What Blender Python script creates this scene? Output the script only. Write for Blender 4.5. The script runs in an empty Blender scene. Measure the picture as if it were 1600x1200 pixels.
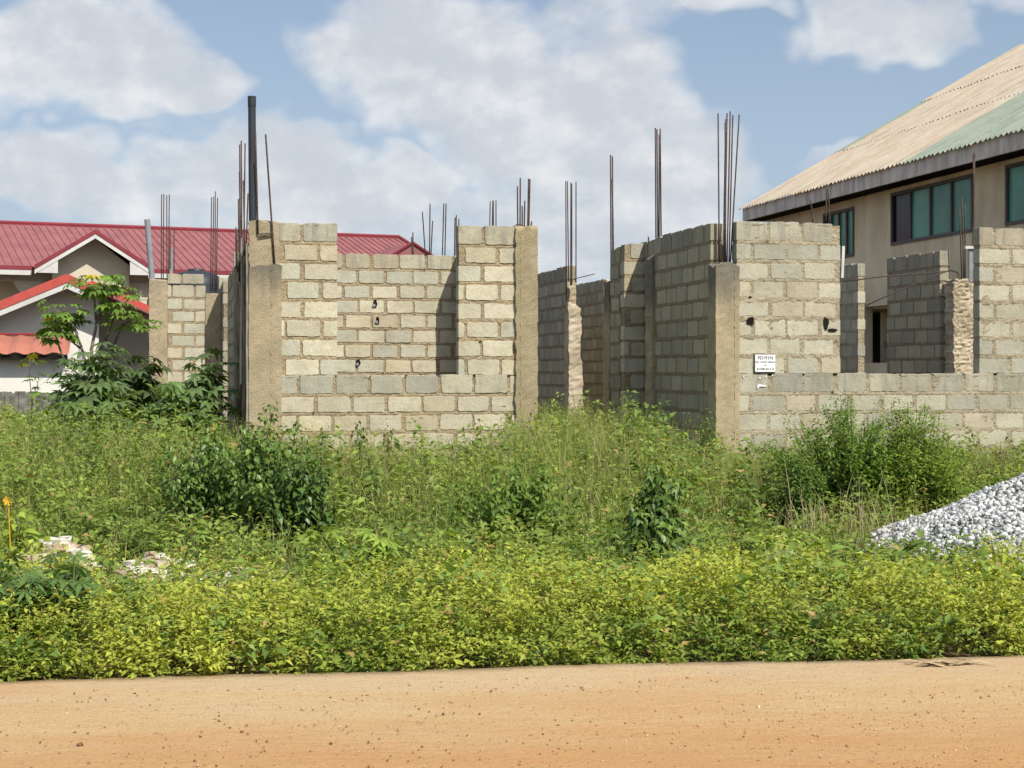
import bpy, math, random
import numpy as np
from mathutils import Matrix, Vector, noise as mn
random.seed(7)
rng = np.random.default_rng(7)
scene = bpy.context.scene
COL = scene.collection

# ------------------------------------------------------------------ camera
EYE = 1.6; F = 2400.0; CX = 800.0; HY = 575.0
cam_d = bpy.data.cameras.new('camera'); cam = bpy.data.objects.new('camera', cam_d)
COL.objects.link(cam); cam.location = (0, 0, EYE); cam.rotation_euler = (math.radians(90), 0, 0)
cam_d.sensor_width = 36; cam_d.lens = 54.0; cam_d.shift_y = -25/1600; cam_d.clip_end = 3000
scene.camera = cam
scene.view_settings.view_transform = 'Standard'; scene.view_settings.look = 'None'
scene.render.engine = 'CYCLES'; scene.cycles.max_bounces = 4; scene.cycles.diffuse_bounces = 2; scene.cycles.glossy_bounces = 2; scene.cycles.transmission_bounces = 3; scene.cycles.caustics_reflective = False
scene.view_settings.exposure = 0; scene.view_settings.gamma = 1

# ------------------------------------------------------------------ site frame (u along the front walls, v into depth)
Y0 = 21.07; ax, ay = .977, .212
def W(u, v, z=0.0): return (ax*u - ay*v, Y0 + ay*u + ax*v, z)
def U(px, v):
    t = (px-CX)/F
    return (t*(Y0+ax*v) + ay*v)/(ax - ay*t)
def Vd(px, u):
    t = (px-CX)/F
    return (ax*u - t*(Y0+ay*u))/(ay + ax*t)
def Zp(py, u, v): return EYE + (HY-py)*(Y0+ay*u+ax*v)/F
def G(px, Y): return (px-CX)/F*Y                 # lateral position at a depth
def ZY(py, Y): return EYE + (HY-py)*Y/F

# ------------------------------------------------------------------ materials
def new_mat(name):
    m = bpy.data.materials.new(name); m.use_nodes = True
    nt = m.node_tree; nt.nodes.clear()
    out = nt.nodes.new('ShaderNodeOutputMaterial')
    return m, nt, out
class N:
    def __init__(s, nt): s.nt = nt
    def node(s, t, **kw):
        n = s.nt.nodes.new(t)
        for k, v in kw.items(): setattr(n, k, v)
        return n
    def link(s, a, b): s.nt.links.new(a, b)
    def val(s, sock, v):
        if hasattr(v, 'is_linked') or isinstance(v, bpy.types.NodeSocket): s.link(v, sock)
        else: sock.default_value = v
    def math(s, op, a, b=0.0, c=0.0, clamp=False):
        n = s.node('ShaderNodeMath', operation=op, use_clamp=clamp)
        s.val(n.inputs[0], a); s.val(n.inputs[1], b); s.val(n.inputs[2], c)
        return n.outputs[0]
    def noise(s, vec, scale, detail=4, rough=.55, dist=0.0):
        n = s.node('ShaderNodeTexNoise'); s.link(vec, n.inputs['Vector'])
        n.inputs['Scale'].default_value = scale; n.inputs['Detail'].default_value = detail
        n.inputs['Roughness'].default_value = rough; n.inputs['Distortion'].default_value = dist
        return n.outputs[0]
    def ramp(s, fac, lo, hi, a=0.0, b=1.0):
        n = s.node('ShaderNodeMapRange', interpolation_type='SMOOTHSTEP'); s.link(fac, n.inputs[0])
        n.inputs[1].default_value = lo; n.inputs[2].default_value = hi
        n.inputs[3].default_value = a; n.inputs[4].default_value = b
        return n.outputs[0]
    def mix(s, fac, a, b, mode='MIX'):
        n = s.node('ShaderNodeMix', data_type='RGBA', blend_type=mode)
        s.val(n.inputs[0], fac)
        for i, v in ((6, a), (7, b)):
            if isinstance(v, bpy.types.NodeSocket): s.link(v, n.inputs[i])
            else: n.inputs[i].default_value = (*v, 1) if len(v) == 3 else v
        return n.outputs[2]
    def pos(s, sc=(1, 1, 1)):
        g = s.node('ShaderNodeNewGeometry')
        m = s.node('ShaderNodeMapping'); s.link(g.outputs['Position'], m.inputs[0]); m.inputs['Scale'].default_value = sc
        return m.outputs[0]
    def bump(s, h, strength=.5, dist=.02):
        b = s.node('ShaderNodeBump'); s.link(h, b.inputs['Height'])
        b.inputs['Strength'].default_value = strength; b.inputs['Distance'].default_value = dist
        return b.outputs[0]
    def bsdf(s, out, color, rough=.9, spec=.2, normal=None, metal=0.0):
        p = s.node('ShaderNodeBsdfPrincipled')
        s.val(p.inputs['Base Color'], color if isinstance(color, bpy.types.NodeSocket) else (*color, 1))
        s.val(p.inputs['Roughness'], rough); p.inputs['Specular IOR Level'].default_value = spec
        p.inputs['Metallic'].default_value = metal
        if normal: s.link(normal, p.inputs['Normal'])
        s.link(p.outputs[0], out.inputs[0])
        return p

def simple(name, c, rough=.8, spec=.3, var=.25, scale=6, bump=.2, bscale=60, metal=0.0, stretch=(1, 1, 1)):
    m, nt, out = new_mat(name); n = N(nt); p = n.pos(stretch)
    f = n.noise(p, scale, 5)
    c2 = tuple(x*(1-var) for x in c); c3 = tuple(min(1, x*(1+var*.6)) for x in c)
    col = n.mix(n.ramp(f, .3, .7), c2, c3)
    n.bsdf(out, col, rough, spec, n.bump(n.noise(p, bscale, 3), bump, .01), metal)
    return m

def mat_block():
    m, nt, out = new_mat('sandcrete_block'); n = N(nt)
    a = n.node('ShaderNodeAttribute'); a.attribute_name = 'Col'
    p = n.pos(); big = n.noise(p, 3.2, 5, .6); fine = n.noise(p, 45, 5, .7); mid = n.noise(p, 13, 4, .6)
    col = n.mix(n.ramp(mid, .3, .72), a.outputs['Color'], (.50, .43, .29), 'MIX')
    col = n.mix(.3, a.outputs['Color'], col)
    col = n.mix(n.ramp(big, .42, .66, 0, .35), col, (.62, .60, .5), 'MULTIPLY')
    col = n.mix(n.ramp(fine, .25, .7, .42, 0), col, (.5, .46, .38), 'MULTIPLY')
    # rain streaks where the alpha attribute is high (top courses)
    st = n.noise(n.pos((5, 5, .8)), 2.2, 5, .65)
    f = n.math('MULTIPLY', n.ramp(st, .42, .72, 0, .8), a.outputs['Alpha'])
    col = n.mix(f, col, (.22, .215, .19))
    sx = n.node('ShaderNodeSeparateXYZ'); n.link(p, sx.inputs[0])
    low = n.ramp(n.math('ADD', sx.outputs[2], n.math('MULTIPLY', big, .9)), 1.25, .75, 0, .4)
    col = n.mix(low, col, (.33, .32, .24))
    dirt = n.noise(p, 1.1, 6, .65)
    col = n.mix(n.ramp(dirt, .50, .72, 0, .55), col, (.36, .33, .25))
    h = n.math('ADD', n.math('MULTIPLY', fine, .5), n.math('MULTIPLY', mid, .9))
    n.bsdf(out, col, .95, .1, n.bump(h, .6, .018))
    return m
def mat_mortar():
    m, nt, out = new_mat('mortar'); n = N(nt)
    a = n.node('ShaderNodeAttribute'); a.attribute_name = 'Col'
    p = n.pos(); big = n.noise(p, 2.2, 5, .6); fine = n.noise(p, 38, 5, .7); mid = n.noise(p, 14, 4, .6)
    col = n.mix(n.ramp(big, .35, .68, 0, .7), a.outputs['Color'], (.36, .30, .21))
    col = n.mix(n.ramp(fine, .3, .75, .5, 0), col, (.45, .4, .33), 'MULTIPLY')
    h = n.math('ADD', n.math('MULTIPLY', fine, .5), mid)
    n.bsdf(out, col, .95, .1, n.bump(h, 1.0, .04))
    return m
def mat_concrete(name, c, dark, ripple=0.0, grey_top=0.0):
    m, nt, out = new_mat(name); n = N(nt)
    p = n.pos(); big = n.noise(p, 2.5, 5, .6); fine = n.noise(p, 60, 5, .7); mid = n.noise(n.pos((3, 3, .6)), 3, 5, .6)
    col = n.mix(n.ramp(big, .35, .7), c, dark)
    col = n.mix(n.ramp(mid, .45, .7, 0, .45), col, dark)
    col = n.mix(n.ramp(fine, .3, .7, .35, 0), col, (.5, .45, .36), 'MULTIPLY')
    if grey_top:
        sx = n.node('ShaderNodeSeparateXYZ'); n.link(p, sx.inputs[0])
        g = n.ramp(n.math('ADD', sx.outputs[2], n.math('MULTIPLY', mid, .5)), grey_top-.35, grey_top+.25)
        col = n.mix(n.math('MULTIPLY', g, .75), col, (.13, .13, .115))
    h = fine
    if ripple:
        w = n.node('ShaderNodeTexWave', wave_type='BANDS', bands_direction='Z')
        mp = n.node('ShaderNodeMapping'); n.link(p, mp.inputs[0]); mp.inputs['Rotation'].default_value = (0, -.35, 0)
        n.link(mp.outputs[0], w.inputs['Vector']); w.inputs['Scale'].default_value = 17
        w.inputs['Distortion'].default_value = 3.5; w.inputs['Detail'].default_value = 3
        h = n.math('ADD', n.math('MULTIPLY', w.outputs[1], ripple), fine)
        col = n.mix(n.math('MULTIPLY', n.ramp(w.outputs[1], .2, .8, 1, 0), .30), col, (.5, .45, .36), 'MULTIPLY')
    n.bsdf(out, col, .95, .1, n.bump(n.math('ADD', h, big), .8, .02))
    return m
def mat_leaf(name, transl=.3, rough=.5, spec=.25):
    m, nt, out = new_mat(name); n = N(nt)
    a = n.node('ShaderNodeAttribute'); a.attribute_name = 'Col'
    p = n.node('ShaderNodeBsdfPrincipled'); n.link(a.outputs['Color'], p.inputs['Base Color'])
    p.inputs['Roughness'].default_value = rough; p.inputs['Specular IOR Level'].default_value = spec
    t = n.node('ShaderNodeBsdfTranslucent')
    n.link(n.mix(1.0, a.outputs['Color'], (1.25, 1.2, .45), 'MULTIPLY'), t.inputs[0])
    mx = n.node('ShaderNodeMixShader'); mx.inputs[0].default_value = transl
    n.link(p.outputs[0], mx.inputs[1]); n.link(t.outputs[0], mx.inputs[2]); n.link(mx.outputs[0], out.inputs[0])
    return m
def mat_attr(name, rough=.9, spec=.15, bscale=80, bump=.4):
    m, nt, out = new_mat(name); n = N(nt)
    a = n.node('ShaderNodeAttribute'); a.attribute_name = 'Col'
    f = n.noise(n.pos(), 40, 4)
    col = n.mix(n.ramp(f, .3, .7, .3, 0), a.outputs['Color'], (.5, .48, .45), 'MULTIPLY')
    n.bsdf(out, col, rough, spec, n.bump(n.noise(n.pos(), bscale, 3), bump, .01))
    return m
def mat_road():
    m, nt, out = new_mat('laterite_road'); n = N(nt); p = n.pos()
    sx = n.node('ShaderNodeSeparateXYZ'); n.link(p, sx.inputs[0])
    streak = n.noise(n.pos((.35, 2.6, 1)), 1.6, 5, .6)
    big = n.noise(n.pos((.5, 1, 1)), 1.1, 4, .6)
    fine = n.noise(p, 70, 6, .75); grit = n.noise(p, 230, 3, .7); mid = n.noise(n.pos((.6, 1.4, 1)), 12, 5, .65)
    yy = n.math('SUBTRACT', sx.outputs[1], n.math('MULTIPLY', sx.outputs[0], .10))
    k = n.math('ADD', yy, n.math('MULTIPLY', n.math('SUBTRACT', streak, .5), 2.4))
    t = n.ramp(k, 5.7, 7.3)
    col = n.mix(t, (.76, .44, .195), (.80, .575, .31))
    col = n.mix(n.ramp(k, 7.0, 7.7, 0, .55), col, (.78, .60, .39))
    col = n.mix(n.ramp(big, .45, .7, 0, .5), col, (.74, .43, .20))
    col = n.mix(n.ramp(mid, .5, .8, 0, .45), col, (.64, .38, .18))
    col = n.mix(n.ramp(fine, .3, .58, .55, 0), col, (.74, .62, .50), 'MULTIPLY')
    col = n.mix(n.ramp(grit, .35, .6, .4, 0), col, (.7, .6, .5), 'MULTIPLY')
    v = n.node('ShaderNodeTexVoronoi'); n.link(p, v.inputs['Vector']); v.inputs['Scale'].default_value = 60
    spk = n.ramp(v.outputs['Distance'], .10, .2, 1, 0)
    gate = n.ramp(n.noise(p, 26, 2), .56, .66)
    col = n.mix(n.math('MULTIPLY', n.math('MULTIPLY', spk, gate), .7), col, (.22, .10, .05))
    h = n.math('ADD', n.math('MULTIPLY', fine, 1.0), n.math('MULTIPLY', grit, .4))
    h = n.math('ADD', h, n.math('MULTIPLY', mid, 1.2))
    n.bsdf(out, col, .95, .1, n.bump(h, .95, .016))
    return m
def mat_glass(name, c):
    m, nt, out = new_mat(name); n = N(nt)
    col = n.mix(n.ramp(n.noise(n.pos(), .9, 3), .3, .7), c, tuple(x*.6 for x in c))
    n.bsdf(out, col, .22, .25)
    return m
M = dict(
    block=mat_block(), mortar=mat_mortar(),
    conc=mat_concrete('tan_concrete', (.57, .475, .325), (.43, .36, .245), ripple=.12), conc_l=mat_concrete('tan_concrete_stained_top', (.58, .475, .32), (.45, .375, .25), ripple=.15, grey_top=3.0),
    conc_r=mat_concrete('board_marked_concrete', (.51, .43, .28), (.42, .35, .22), ripple=.22),
    conc_g=mat_concrete('weathered_concrete', (.58, .48, .31), (.42, .35, .225), grey_top=2.85),
    conc_w=mat_concrete('pale_rough_concrete', (.70, .60, .44), (.48, .40, .28)),
    rust=simple('rusty_steel', (.085, .055, .045), .7, .3, .5, 30),
    pvc_b=simple('black_plastic', (.035, .04, .048), .45, .4, .2),
    pvc_g=simple('grey_plastic', (.27, .28, .29), .5, .4, .15),
    board=simple('weathered_board', (.30, .26, .20), .9, .1, .5, 5, .5, 40, stretch=(6, 6, .7)),
    whiteboard=simple('pale_timber', (.62, .60, .54), .8, .2, .15, 5),
    dark=simple('recess_shade', (.02, .018, .015), .95, .05, .3),  # near-black standing in for shade in holes, low room and under eaves
    red=simple('red_roof_sheet', (.30, .115, .115), .6, .3, .14, 1.5, .05),
    redtrim=simple('red_roof_trim', (.24, .035, .045), .45, .4, .12, 1.5, .05),
    orange=simple('orange_roof_sheet', (.46, .17, .11), .5, .35, .15, 1.2, .05),
    white=simple('white_fascia', (.62, .61, .57), .7, .2, .1, 2),
    cream=simple('cream_render', (.62, .55, .43), .9, .1, .12, 1.2, .3, 30),
    grey_w=simple('white_render', (.82, .80, .72), .9, .1, .08, .9, .2, 30),
    tanwall=simple('brown_render', (.80, .66, .44), .95, .1, .22, 1.3, .5, 30, stretch=(1, 1, .45)),
    fascia=simple('grey_fascia', (.72, .65, .56), .9, .2, .3, 2, stretch=(2, 2, .5)),
    frame=simple('bronze_frame', (.10, .075, .06), .5, .4, .15),
    glass=mat_glass('green_glass', (.13, .40, .27)), gap_shade=mat_glass('open_gap_shade', (.008, .008, .009)),
    leaf=mat_leaf('leaf', .36), leaf_d=mat_leaf('glossy_leaf', .24, .4, .4), grass=mat_leaf('grass_blade', .4, .6, .15),
    stem=mat_attr('plant_stem'), soil=simple('dark_soil', (.10, .07, .04), .95, .05, .45, 3, 1, 20),
    road=mat_road(), stone=mat_attr('stone', .85, .2, 120, .3), sign=simple('sign_white', (.85, .85, .84), .5, .3, .03),
    ink=simple('sign_ink', (.03, .03, .035), .6, .2, .1), water=simple('stone_wall', (.22, .21, .18), .95, .1, .4, 9, 1, 14),
)
def mat_roof(name, base, worn, wear, rib=.55):
    m, nt, out = new_mat(name); n = N(nt)
    sx = n.node('ShaderNodeSeparateXYZ'); n.link(n.pos(), sx.inputs[0])
    uu = n.math('ADD', n.math('MULTIPLY', sx.outputs[0], ax), n.math('MULTIPLY', sx.outputs[1], ay))
    vv = n.math('ADD', n.math('MULTIPLY', sx.outputs[0], -ay), n.math('MULTIPLY', sx.outputs[1], ax))
    cb = n.node('ShaderNodeCombineXYZ'); n.link(n.math('MULTIPLY', uu, .25), cb.inputs[0]); n.link(n.math('MULTIPLY', vv, 3.0), cb.inputs[1])
    a = n.noise(n.pos(), 1.3, 6, .7); b = n.noise(cb.outputs[0], 1.4, 4, .7); f = n.noise(n.pos(), 18, 4, .7)
    cb2 = n.node('ShaderNodeCombineXYZ'); n.link(n.math('MULTIPLY', uu, .8), cb2.inputs[0]); n.link(n.math('MULTIPLY', vv, .8), cb2.inputs[1])
    c2 = n.noise(cb2.outputs[0], 1.0, 3, .5)
    col = n.mix(n.ramp(a, .38, .62, 0, wear), base, worn)
    col = n.mix(n.math('MULTIPLY', n.ramp(b, .48, .66, 0, rib), n.ramp(c2, .35, .6, .35, 1)), col, tuple(x*.42 for x in base))  # dark streaks up the slope: wear that also paints the ribs' shading lines
    col = n.mix(n.ramp(f, .35, .7, .25, 0), col, (.5, .45, .4), 'MULTIPLY')
    n.bsdf(out, col, .7, .25, n.bump(f, .2, .01))
    return m
M['rooftan'] = mat_roof('faded_tan_roof_sheet', (.49, .395, .295), (.55, .49, .39), .8)
M['roofgreen'] = mat_roof('green_roof_sheet', (.26, .315, .25), (.36, .38, .31), .8, .35)

# ------------------------------------------------------------------ object helpers
def finish(o, parent=None, label=None, cat=None, group=None, kind=None):
    COL.objects.link(o)
    if parent is not None:
        o.parent = parent
        o.matrix_parent_inverse = ROOTINV.get(parent.name, Matrix.Identity(4))
    if label: o['label'] = label
    if cat: o['category'] = cat
    if group: o['group'] = group
    if kind: o['kind'] = kind
    return o
ROOTINV = {}
def thing(name, label, cat, loc, group=None):
    e = bpy.data.objects.new(name, None); e.empty_display_size = .2
    e.location = loc; finish(e, None, label, cat, group)
    ROOTINV[e.name] = Matrix.Translation(Vector(loc)).inverted()
    return e
class MB:
    """collects polygons into one mesh (world coordinates)"""
    def __init__(s): s.v = []; s.f = []; s.m = []; s.c = []
    def add(s, verts, faces, mi=0, col=(1, 1, 1, 1)):
        b = len(s.v); s.v += [tuple(q) for q in verts]; s.c += [col]*len(verts)
        s.f += [tuple(b+i for i in f) for f in faces]; s.m += [mi]*len(faces)
    def hexa(s, p, mi=0, col=(1, 1, 1, 1)):          # p: 4 bottom + 4 top
        s.add(p, [(3, 2, 1, 0), (4, 5, 6, 7), (0, 1, 5, 4), (1, 2, 6, 5), (2, 3, 7, 6), (3, 0, 4, 7)], mi, col)
    def box(s, u0, u1, v0, v1, z0, z1, mi=0, fr=W, col=(1, 1, 1, 1)):
        s.hexa([fr(u0, v0, z0), fr(u1, v0, z0), fr(u1, v1, z0), fr(u0, v1, z0),
                fr(u0, v0, z1), fr(u1, v0, z1), fr(u1, v1, z1), fr(u0, v1, z1)], mi, col)
    def tube(s, pts, r, sides=8, mi=0, cap=True, col=(1, 1, 1, 1), r1=None):
        n = len(pts); vs = []
        for i, p in enumerate(pts):
            p = Vector(p); d = (Vector(pts[min(i+1, n-1)])-Vector(pts[max(i-1, 0)])).normalized()
            a = d.orthogonal().normalized(); b = d.cross(a)
            rr = r if r1 is None else r+(r1-r)*i/(n-1)
            for k in range(sides):
                t = 2*math.pi*k/sides; vs.append(p+a*rr*math.cos(t)+b*rr*math.sin(t))
        fs = [(i*sides+k, i*sides+(k+1) % sides, (i+1)*sides+(k+1) % sides, (i+1)*sides+k) for i in range(n-1) for k in range(sides)]
        if cap: fs += [tuple(range(sides))[::-1], tuple(range((n-1)*sides, n*sides))]
        s.add(vs, fs, mi, col)
    def build(s, name, mats, parent=None, smooth=False, **kw):
        me = bpy.data.meshes.new(name); me.from_pydata(s.v, [], s.f); me.update()
        if not isinstance(mats, (list, tuple)): mats = [mats]
        for m in mats: me.materials.append(m)
        me.polygons.foreach_set('material_index', s.m)
        a = me.color_attributes.new('Col', 'FLOAT_COLOR', 'POINT')
        a.data.foreach_set('color', np.array(s.c, dtype=np.float32).ravel())
        if smooth: me.polygons.foreach_set('use_smooth', [True]*len(s.f))
        return finish(bpy.data.objects.new(name, me), parent, **kw)
def np_mesh(name, V, Fq, mats, C=None, parent=None, smooth=False, **kw):
    V = np.asarray(V, np.float32); Fq = np.asarray(Fq, np.int32)
    me = bpy.data.meshes.new(name); k = Fq.shape[1]
    me.vertices.add(len(V)); me.vertices.foreach_set('co', V.ravel())
    me.loops.add(Fq.size); me.loops.foreach_set('vertex_index', Fq.ravel())
    me.polygons.add(len(Fq)); me.polygons.foreach_set('loop_start', np.arange(0, Fq.size, k, dtype=np.int32))
    me.update(calc_edges=True)
    me.materials.append(mats)
    if C is not None:
        if C.shape[1] == 3: C = np.hstack([C, np.ones((len(C), 1))])
        a = me.color_attributes.new('Col', 'FLOAT_COLOR', 'POINT'); a.data.foreach_set('color', C.astype(np.float32).ravel())
    if smooth: me.polygons.foreach_set('use_smooth', [True]*len(Fq))
    return finish(bpy.data.objects.new(name, me), parent, **kw)

# ------------------------------------------------------------------ block walls
PITCH, BH, BL, HC = .475, .203, .432, .2525
def block_wall(name, parent, p0, p1, z0, z1, th=.17, pal='left', phase=0.0, top_stain=.9, seed=0, skip=(), jag=0.0, proud=.006, label=None, base_k=None):
    """p0->p1 is the face line seen from its right-hand side; thickness goes behind it"""
    R = random.Random(seed*77+5)
    A = Vector(W(p0[0], p0[1])); B = Vector(W(p1[0], p1[1])); L = (B-A).length
    d = (B-A).normalized(); nr = Vector((d.y, -d.x, 0))
    def P(s, n, z): q = A+d*s+nr*n; return (q.x, q.y, z)
    mb = MB()
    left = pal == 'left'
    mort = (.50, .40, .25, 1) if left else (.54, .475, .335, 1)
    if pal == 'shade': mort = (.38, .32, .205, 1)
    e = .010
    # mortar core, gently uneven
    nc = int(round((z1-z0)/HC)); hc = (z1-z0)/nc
    nseg = max(2, int(L/.045)); nz = nc*7
    def core_face(n, flip):
        vs = []
        for j in range(nz+1):
            for i in range(nseg+1):
                s = e+(L-2*e)*i/nseg; z = z0+(z1-.03-z0)*j/nz
                q_ = (z-z0)/hc % 1; near = 1 if q_ > .80 else 0
                w = mn.noise(Vector((s*5+seed, n*9, z*5)))*.006+mn.noise(Vector((s*19+seed, n*9, z*24)))*(.011 if near else .006)+(.002 if near else -.004)+(.0035 if not left and pal != 'shade' else 0)
                if i in (0, nseg): w = 0
                vs.append(P(s, n+(w if not flip else -w), z))
        fs = []
        for j in range(nz):
            for i in range(nseg):
                a = j*(nseg+1)+i; q = (a, a+1, a+nseg+2, a+nseg+1)
                fs.append(q if not flip else q[::-1])
        return vs, fs
    for n_, fl in ((0.0, False), (-th, True)):
        vs, fs = core_face(n_, fl); mb.add(vs, fs, 0, mort)
    mb.hexa([P(e, -.008, z0), P(L-e, -.008, z0), P(L-e, -th+.008, z0), P(e, -th+.008, z0),
             P(e, -.008, z1-.03), P(L-e, -.008, z1-.03), P(L-e, -th+.008, z1-.03), P(e, -th+.008, z1-.03)], 0, mort)
    k0 = 0 if base_k is None else base_k
    for k in range(nc):
        off = phase + (.5*PITCH if (k+k0) % 2 else 0) + R.uniform(-.02, .02)
        top = k == nc-1
        j = -1
        while True:
            a = off+j*PITCH+R.uniform(-.008, .008); b = a+BL+R.uniform(-.016, .012); j += 1
            if a > L: break
            a2 = max(a, .0); b2 = min(b, L)
            if L-b2 < .05: b2 = L
            if a2 < .05: a2 = 0
            if b2-a2 < .07 or (k, j) in skip: continue
            if jag and top and R.random() < jag: continue
            za = z0+k*hc+(.004 if k else 0)+R.uniform(-.003, .003); zb = za+BH*hc/HC+R.uniform(-.007, .007)
            if top: zb = z1+R.uniform(-.012, .006)
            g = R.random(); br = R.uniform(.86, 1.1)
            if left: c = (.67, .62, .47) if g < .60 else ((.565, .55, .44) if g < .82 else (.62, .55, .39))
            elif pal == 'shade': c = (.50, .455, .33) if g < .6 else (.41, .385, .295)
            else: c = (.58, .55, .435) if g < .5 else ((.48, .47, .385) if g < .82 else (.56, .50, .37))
            if top and top_stain: br *= .86
            al = top_stain if top else (.25*top_stain if k == nc-2 else (.12 if R.random() < .25 else 0))
            col = (c[0]*br, c[1]*br, c[2]*br, al)
            w, h = b2-a2, zb-za; rc = R.uniform(.006, .022)
            ring = []; step = .055
            def edge(x0, y0, x1, y1):
                ln = math.hypot(x1-x0, y1-y0); m_ = max(1, int(ln/step))
                for i in range(m_+1): ring.append((x0+(x1-x0)*i/m_, y0+(y1-y0)*i/m_))
            fl_l, fl_r = a2 == 0, b2 == L
            rl = .006 if fl_l else rc; rr_ = .006 if fl_r else rc
            edge(rl, 0, w-rr_, 0); edge(w, rr_, w, h-rr_); edge(w-rr_, h, rl, h); edge(0, h-rl, 0, rl)
            jit = .0062
            pts = []
            for (x, y) in ring:
                pts.append((a2+x+R.uniform(-jit, jit)*(0 if (fl_l and x < .01) or (fl_r and x > w-.01) else 1), za+y+R.uniform(-jit, jit)))
            cxm, cym = a2+w/2, za+h/2; m_ = len(pts); pr = proud+R.uniform(-.003, .006)
            if pal != 'left': pr = proud*.5+R.uniform(-.001, .004)
            vs = []
            for (n_, ins) in ((pr, .004), (pr-.005, 0), (-th-pr+.005, 0), (-th-pr, .004)):
                for (x, y) in pts:
                    vx = x+(ins if x < cxm else -ins)*min(1, abs(x-cxm)/(w/2)); vy = y+(ins if y < cym else -ins)*min(1, abs(y-cym)/(h/2))
                    vs.append(P(vx, n_, vy))
            fs = [tuple(range(m_))] + [tuple(range(4*m_-1, 3*m_-1, -1))]
            for q in range(3):
                for i in range(m_):
                    i2 = (i+1) % m_; fs.append((q*m_+i, (q+1)*m_+i, (q+1)*m_+i2, q*m_+i2))
            mb.add(vs, fs, 1, col)
            if R.random() < .16:  # flat near-black faces painting the dark of crevices at block corners
                qx = a2+R.choice((.0, w)); qz = za+R.choice((0, 0, h)); sx_ = R.uniform(.012, .035); sz_ = R.uniform(.008, .022); o_ = pr+.010
                if .03 < qx < L-.03: mb.add([P(qx-sx_, o_, qz+R.uniform(-.006, .006)), P(qx, o_, qz-sz_), P(qx+sx_*R.uniform(.2, 1), o_, qz), P(qx+R.uniform(-.01, .01), o_, qz+sz_)], [(0, 1, 2, 3)], 0, (.05, .042, .03, 1))
    return mb.build(name, [M['mortar'], M['block']], parent, label=label)

def rough_column(name, parent, u0, u1, v0, v1, z0, z1, mat, amp=.012, taper=None, seed=0, ragged_top=.05, label=None, left_rag=0.0, right_rag=0.0, res=.06, seam=None):
    mb = MB(); nu = max(2, int((u1-u0)/res)); nv = max(2, int((v1-v0)/res)); nz = max(4, int((z1-z0)/res))
    ringn = 2*(nu+nv); vs = []
    for j in range(nz+1):
        z = z0+(z1-z0)*j/nz; tp = taper(z) if taper else (0, 0)
        ua, ub = u0+tp[0], u1+tp[1]; per = []
        for i in range(nu): per.append((ua+(ub-ua)*i/nu, v0))
        for i in range(nv): per.append((ub, v0+(v1-v0)*i/nv))
        for i in range(nu): per.append((ub-(ub-ua)*i/nu, v1))
        for i in range(nv): per.append((ua, v1-(v1-v0)*i/nv))
        for (u, v) in per:
            q = Vector((u*7+seed*3.1, v*7, z*7)); w1 = mn.noise(q); w2 = mn.noise(q*3+Vector((9, 9, 9)))
            du = (w1*.7+w2*.5)*amp; dv = (w1*.3-w2*.8)*amp
            if u < ua+.03: du += left_rag*(mn.noise(Vector((seed, 3, z*9)))+.6*mn.noise(Vector((seed, 8, z*25))))
            if u > ub-.03: du += right_rag*(mn.noise(Vector((seed, 5, z*9)))+.6*mn.noise(Vector((seed, 4, z*25))))
            zz = z
            if j == nz: zz += ragged_top*mn.noise(Vector((u*9+seed, v*9, 1.5)))-.01
            vs.append(W(u+du, v+dv, zz))
    fs = [(j*ringn+i, j*ringn+(i+1) % ringn, (j+1)*ringn+(i+1) % ringn, (j+1)*ringn+i) for j in range(nz) for i in range(ringn)]
    top = nz*ringn
    c = W((u0+u1)/2, (v0+v1)/2, z1+ragged_top*.3); vs.append(c); ci = len(vs)-1
    fs += [(top+i, top+(i+1) % ringn, ci) for i in range(ringn)]
    mb.add(vs, fs)
    if seam:
        us_ = u0+(u1-u0)*seam; pts = []
        for j in range(int((z1-z0)/.05)):
            z = z0+j*.05; pts.append(W(us_+.012*mn.noise(Vector((seed, z*9, 1))), v0+.004+.016*mn.noise(Vector((seed, z*17, 5))), z))
        mb.tube(pts, .010, 5)
    return mb.build(name, mat, parent, label=label)

def rod(parent, px0, py0, px1, py1, v, r=.010, name='rebar', mat=None, bend=0.0, dv=0.0):
    u0, u1 = U(px0, v), U(px1, v+dv)
    a = Vector(W(u0, v, Zp(py0, u0, v))); b = Vector(W(u1, v+dv, Zp(py1, u1, v+dv)))
    pts = [a.lerp(b, t)+Vector((bend*math.sin(math.pi*t), 0, 0)) for t in (0, .25, .5, .75, 1)]
    mb = MB(); mb.tube(pts, r, 6); return mb.build(name, mat or M['rust'], parent, smooth=True)

ZT = 3.54; ZS = 1.505
# ---------------- left shell
LS = thing('unfinished_house', 'roofless shell of pale yellowish blocks with the window gap, left of the passage', 'unfinished house', W(-1.6, 0, 0))
uC0, uC1 = U(389, -.03), U(440, -.03)
uL, uR = U(527, 0), U(716, 0); uP = U(808, 0); uQ = U(840, -.04)
base_s = uC1
def fwall(a, b, z0, z1, v=0.0, seed=1, phase=0.0, **kw):
    ph = ((base_s + phase) - a) % PITCH
    return block_wall(kw.pop('name', 'wall'), kw.pop('parent', LS), (a, v), (b, v), z0, z1, phase=ph, seed=seed, base_k=int(round(z0/HC)), **kw)
fwall(uC1-.03, uP, 0, ZS, seed=2, top_stain=.45, label='lower front wall running under the window gap')
fwall(uC1-.03, uL, ZS+.001, ZT, seed=1, phase=.06, label='front wall pier left of the window gap')
fwall(uR, uP, ZS+.001, ZT, seed=3, phase=.13, label='front wall pier right of the window gap')
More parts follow.
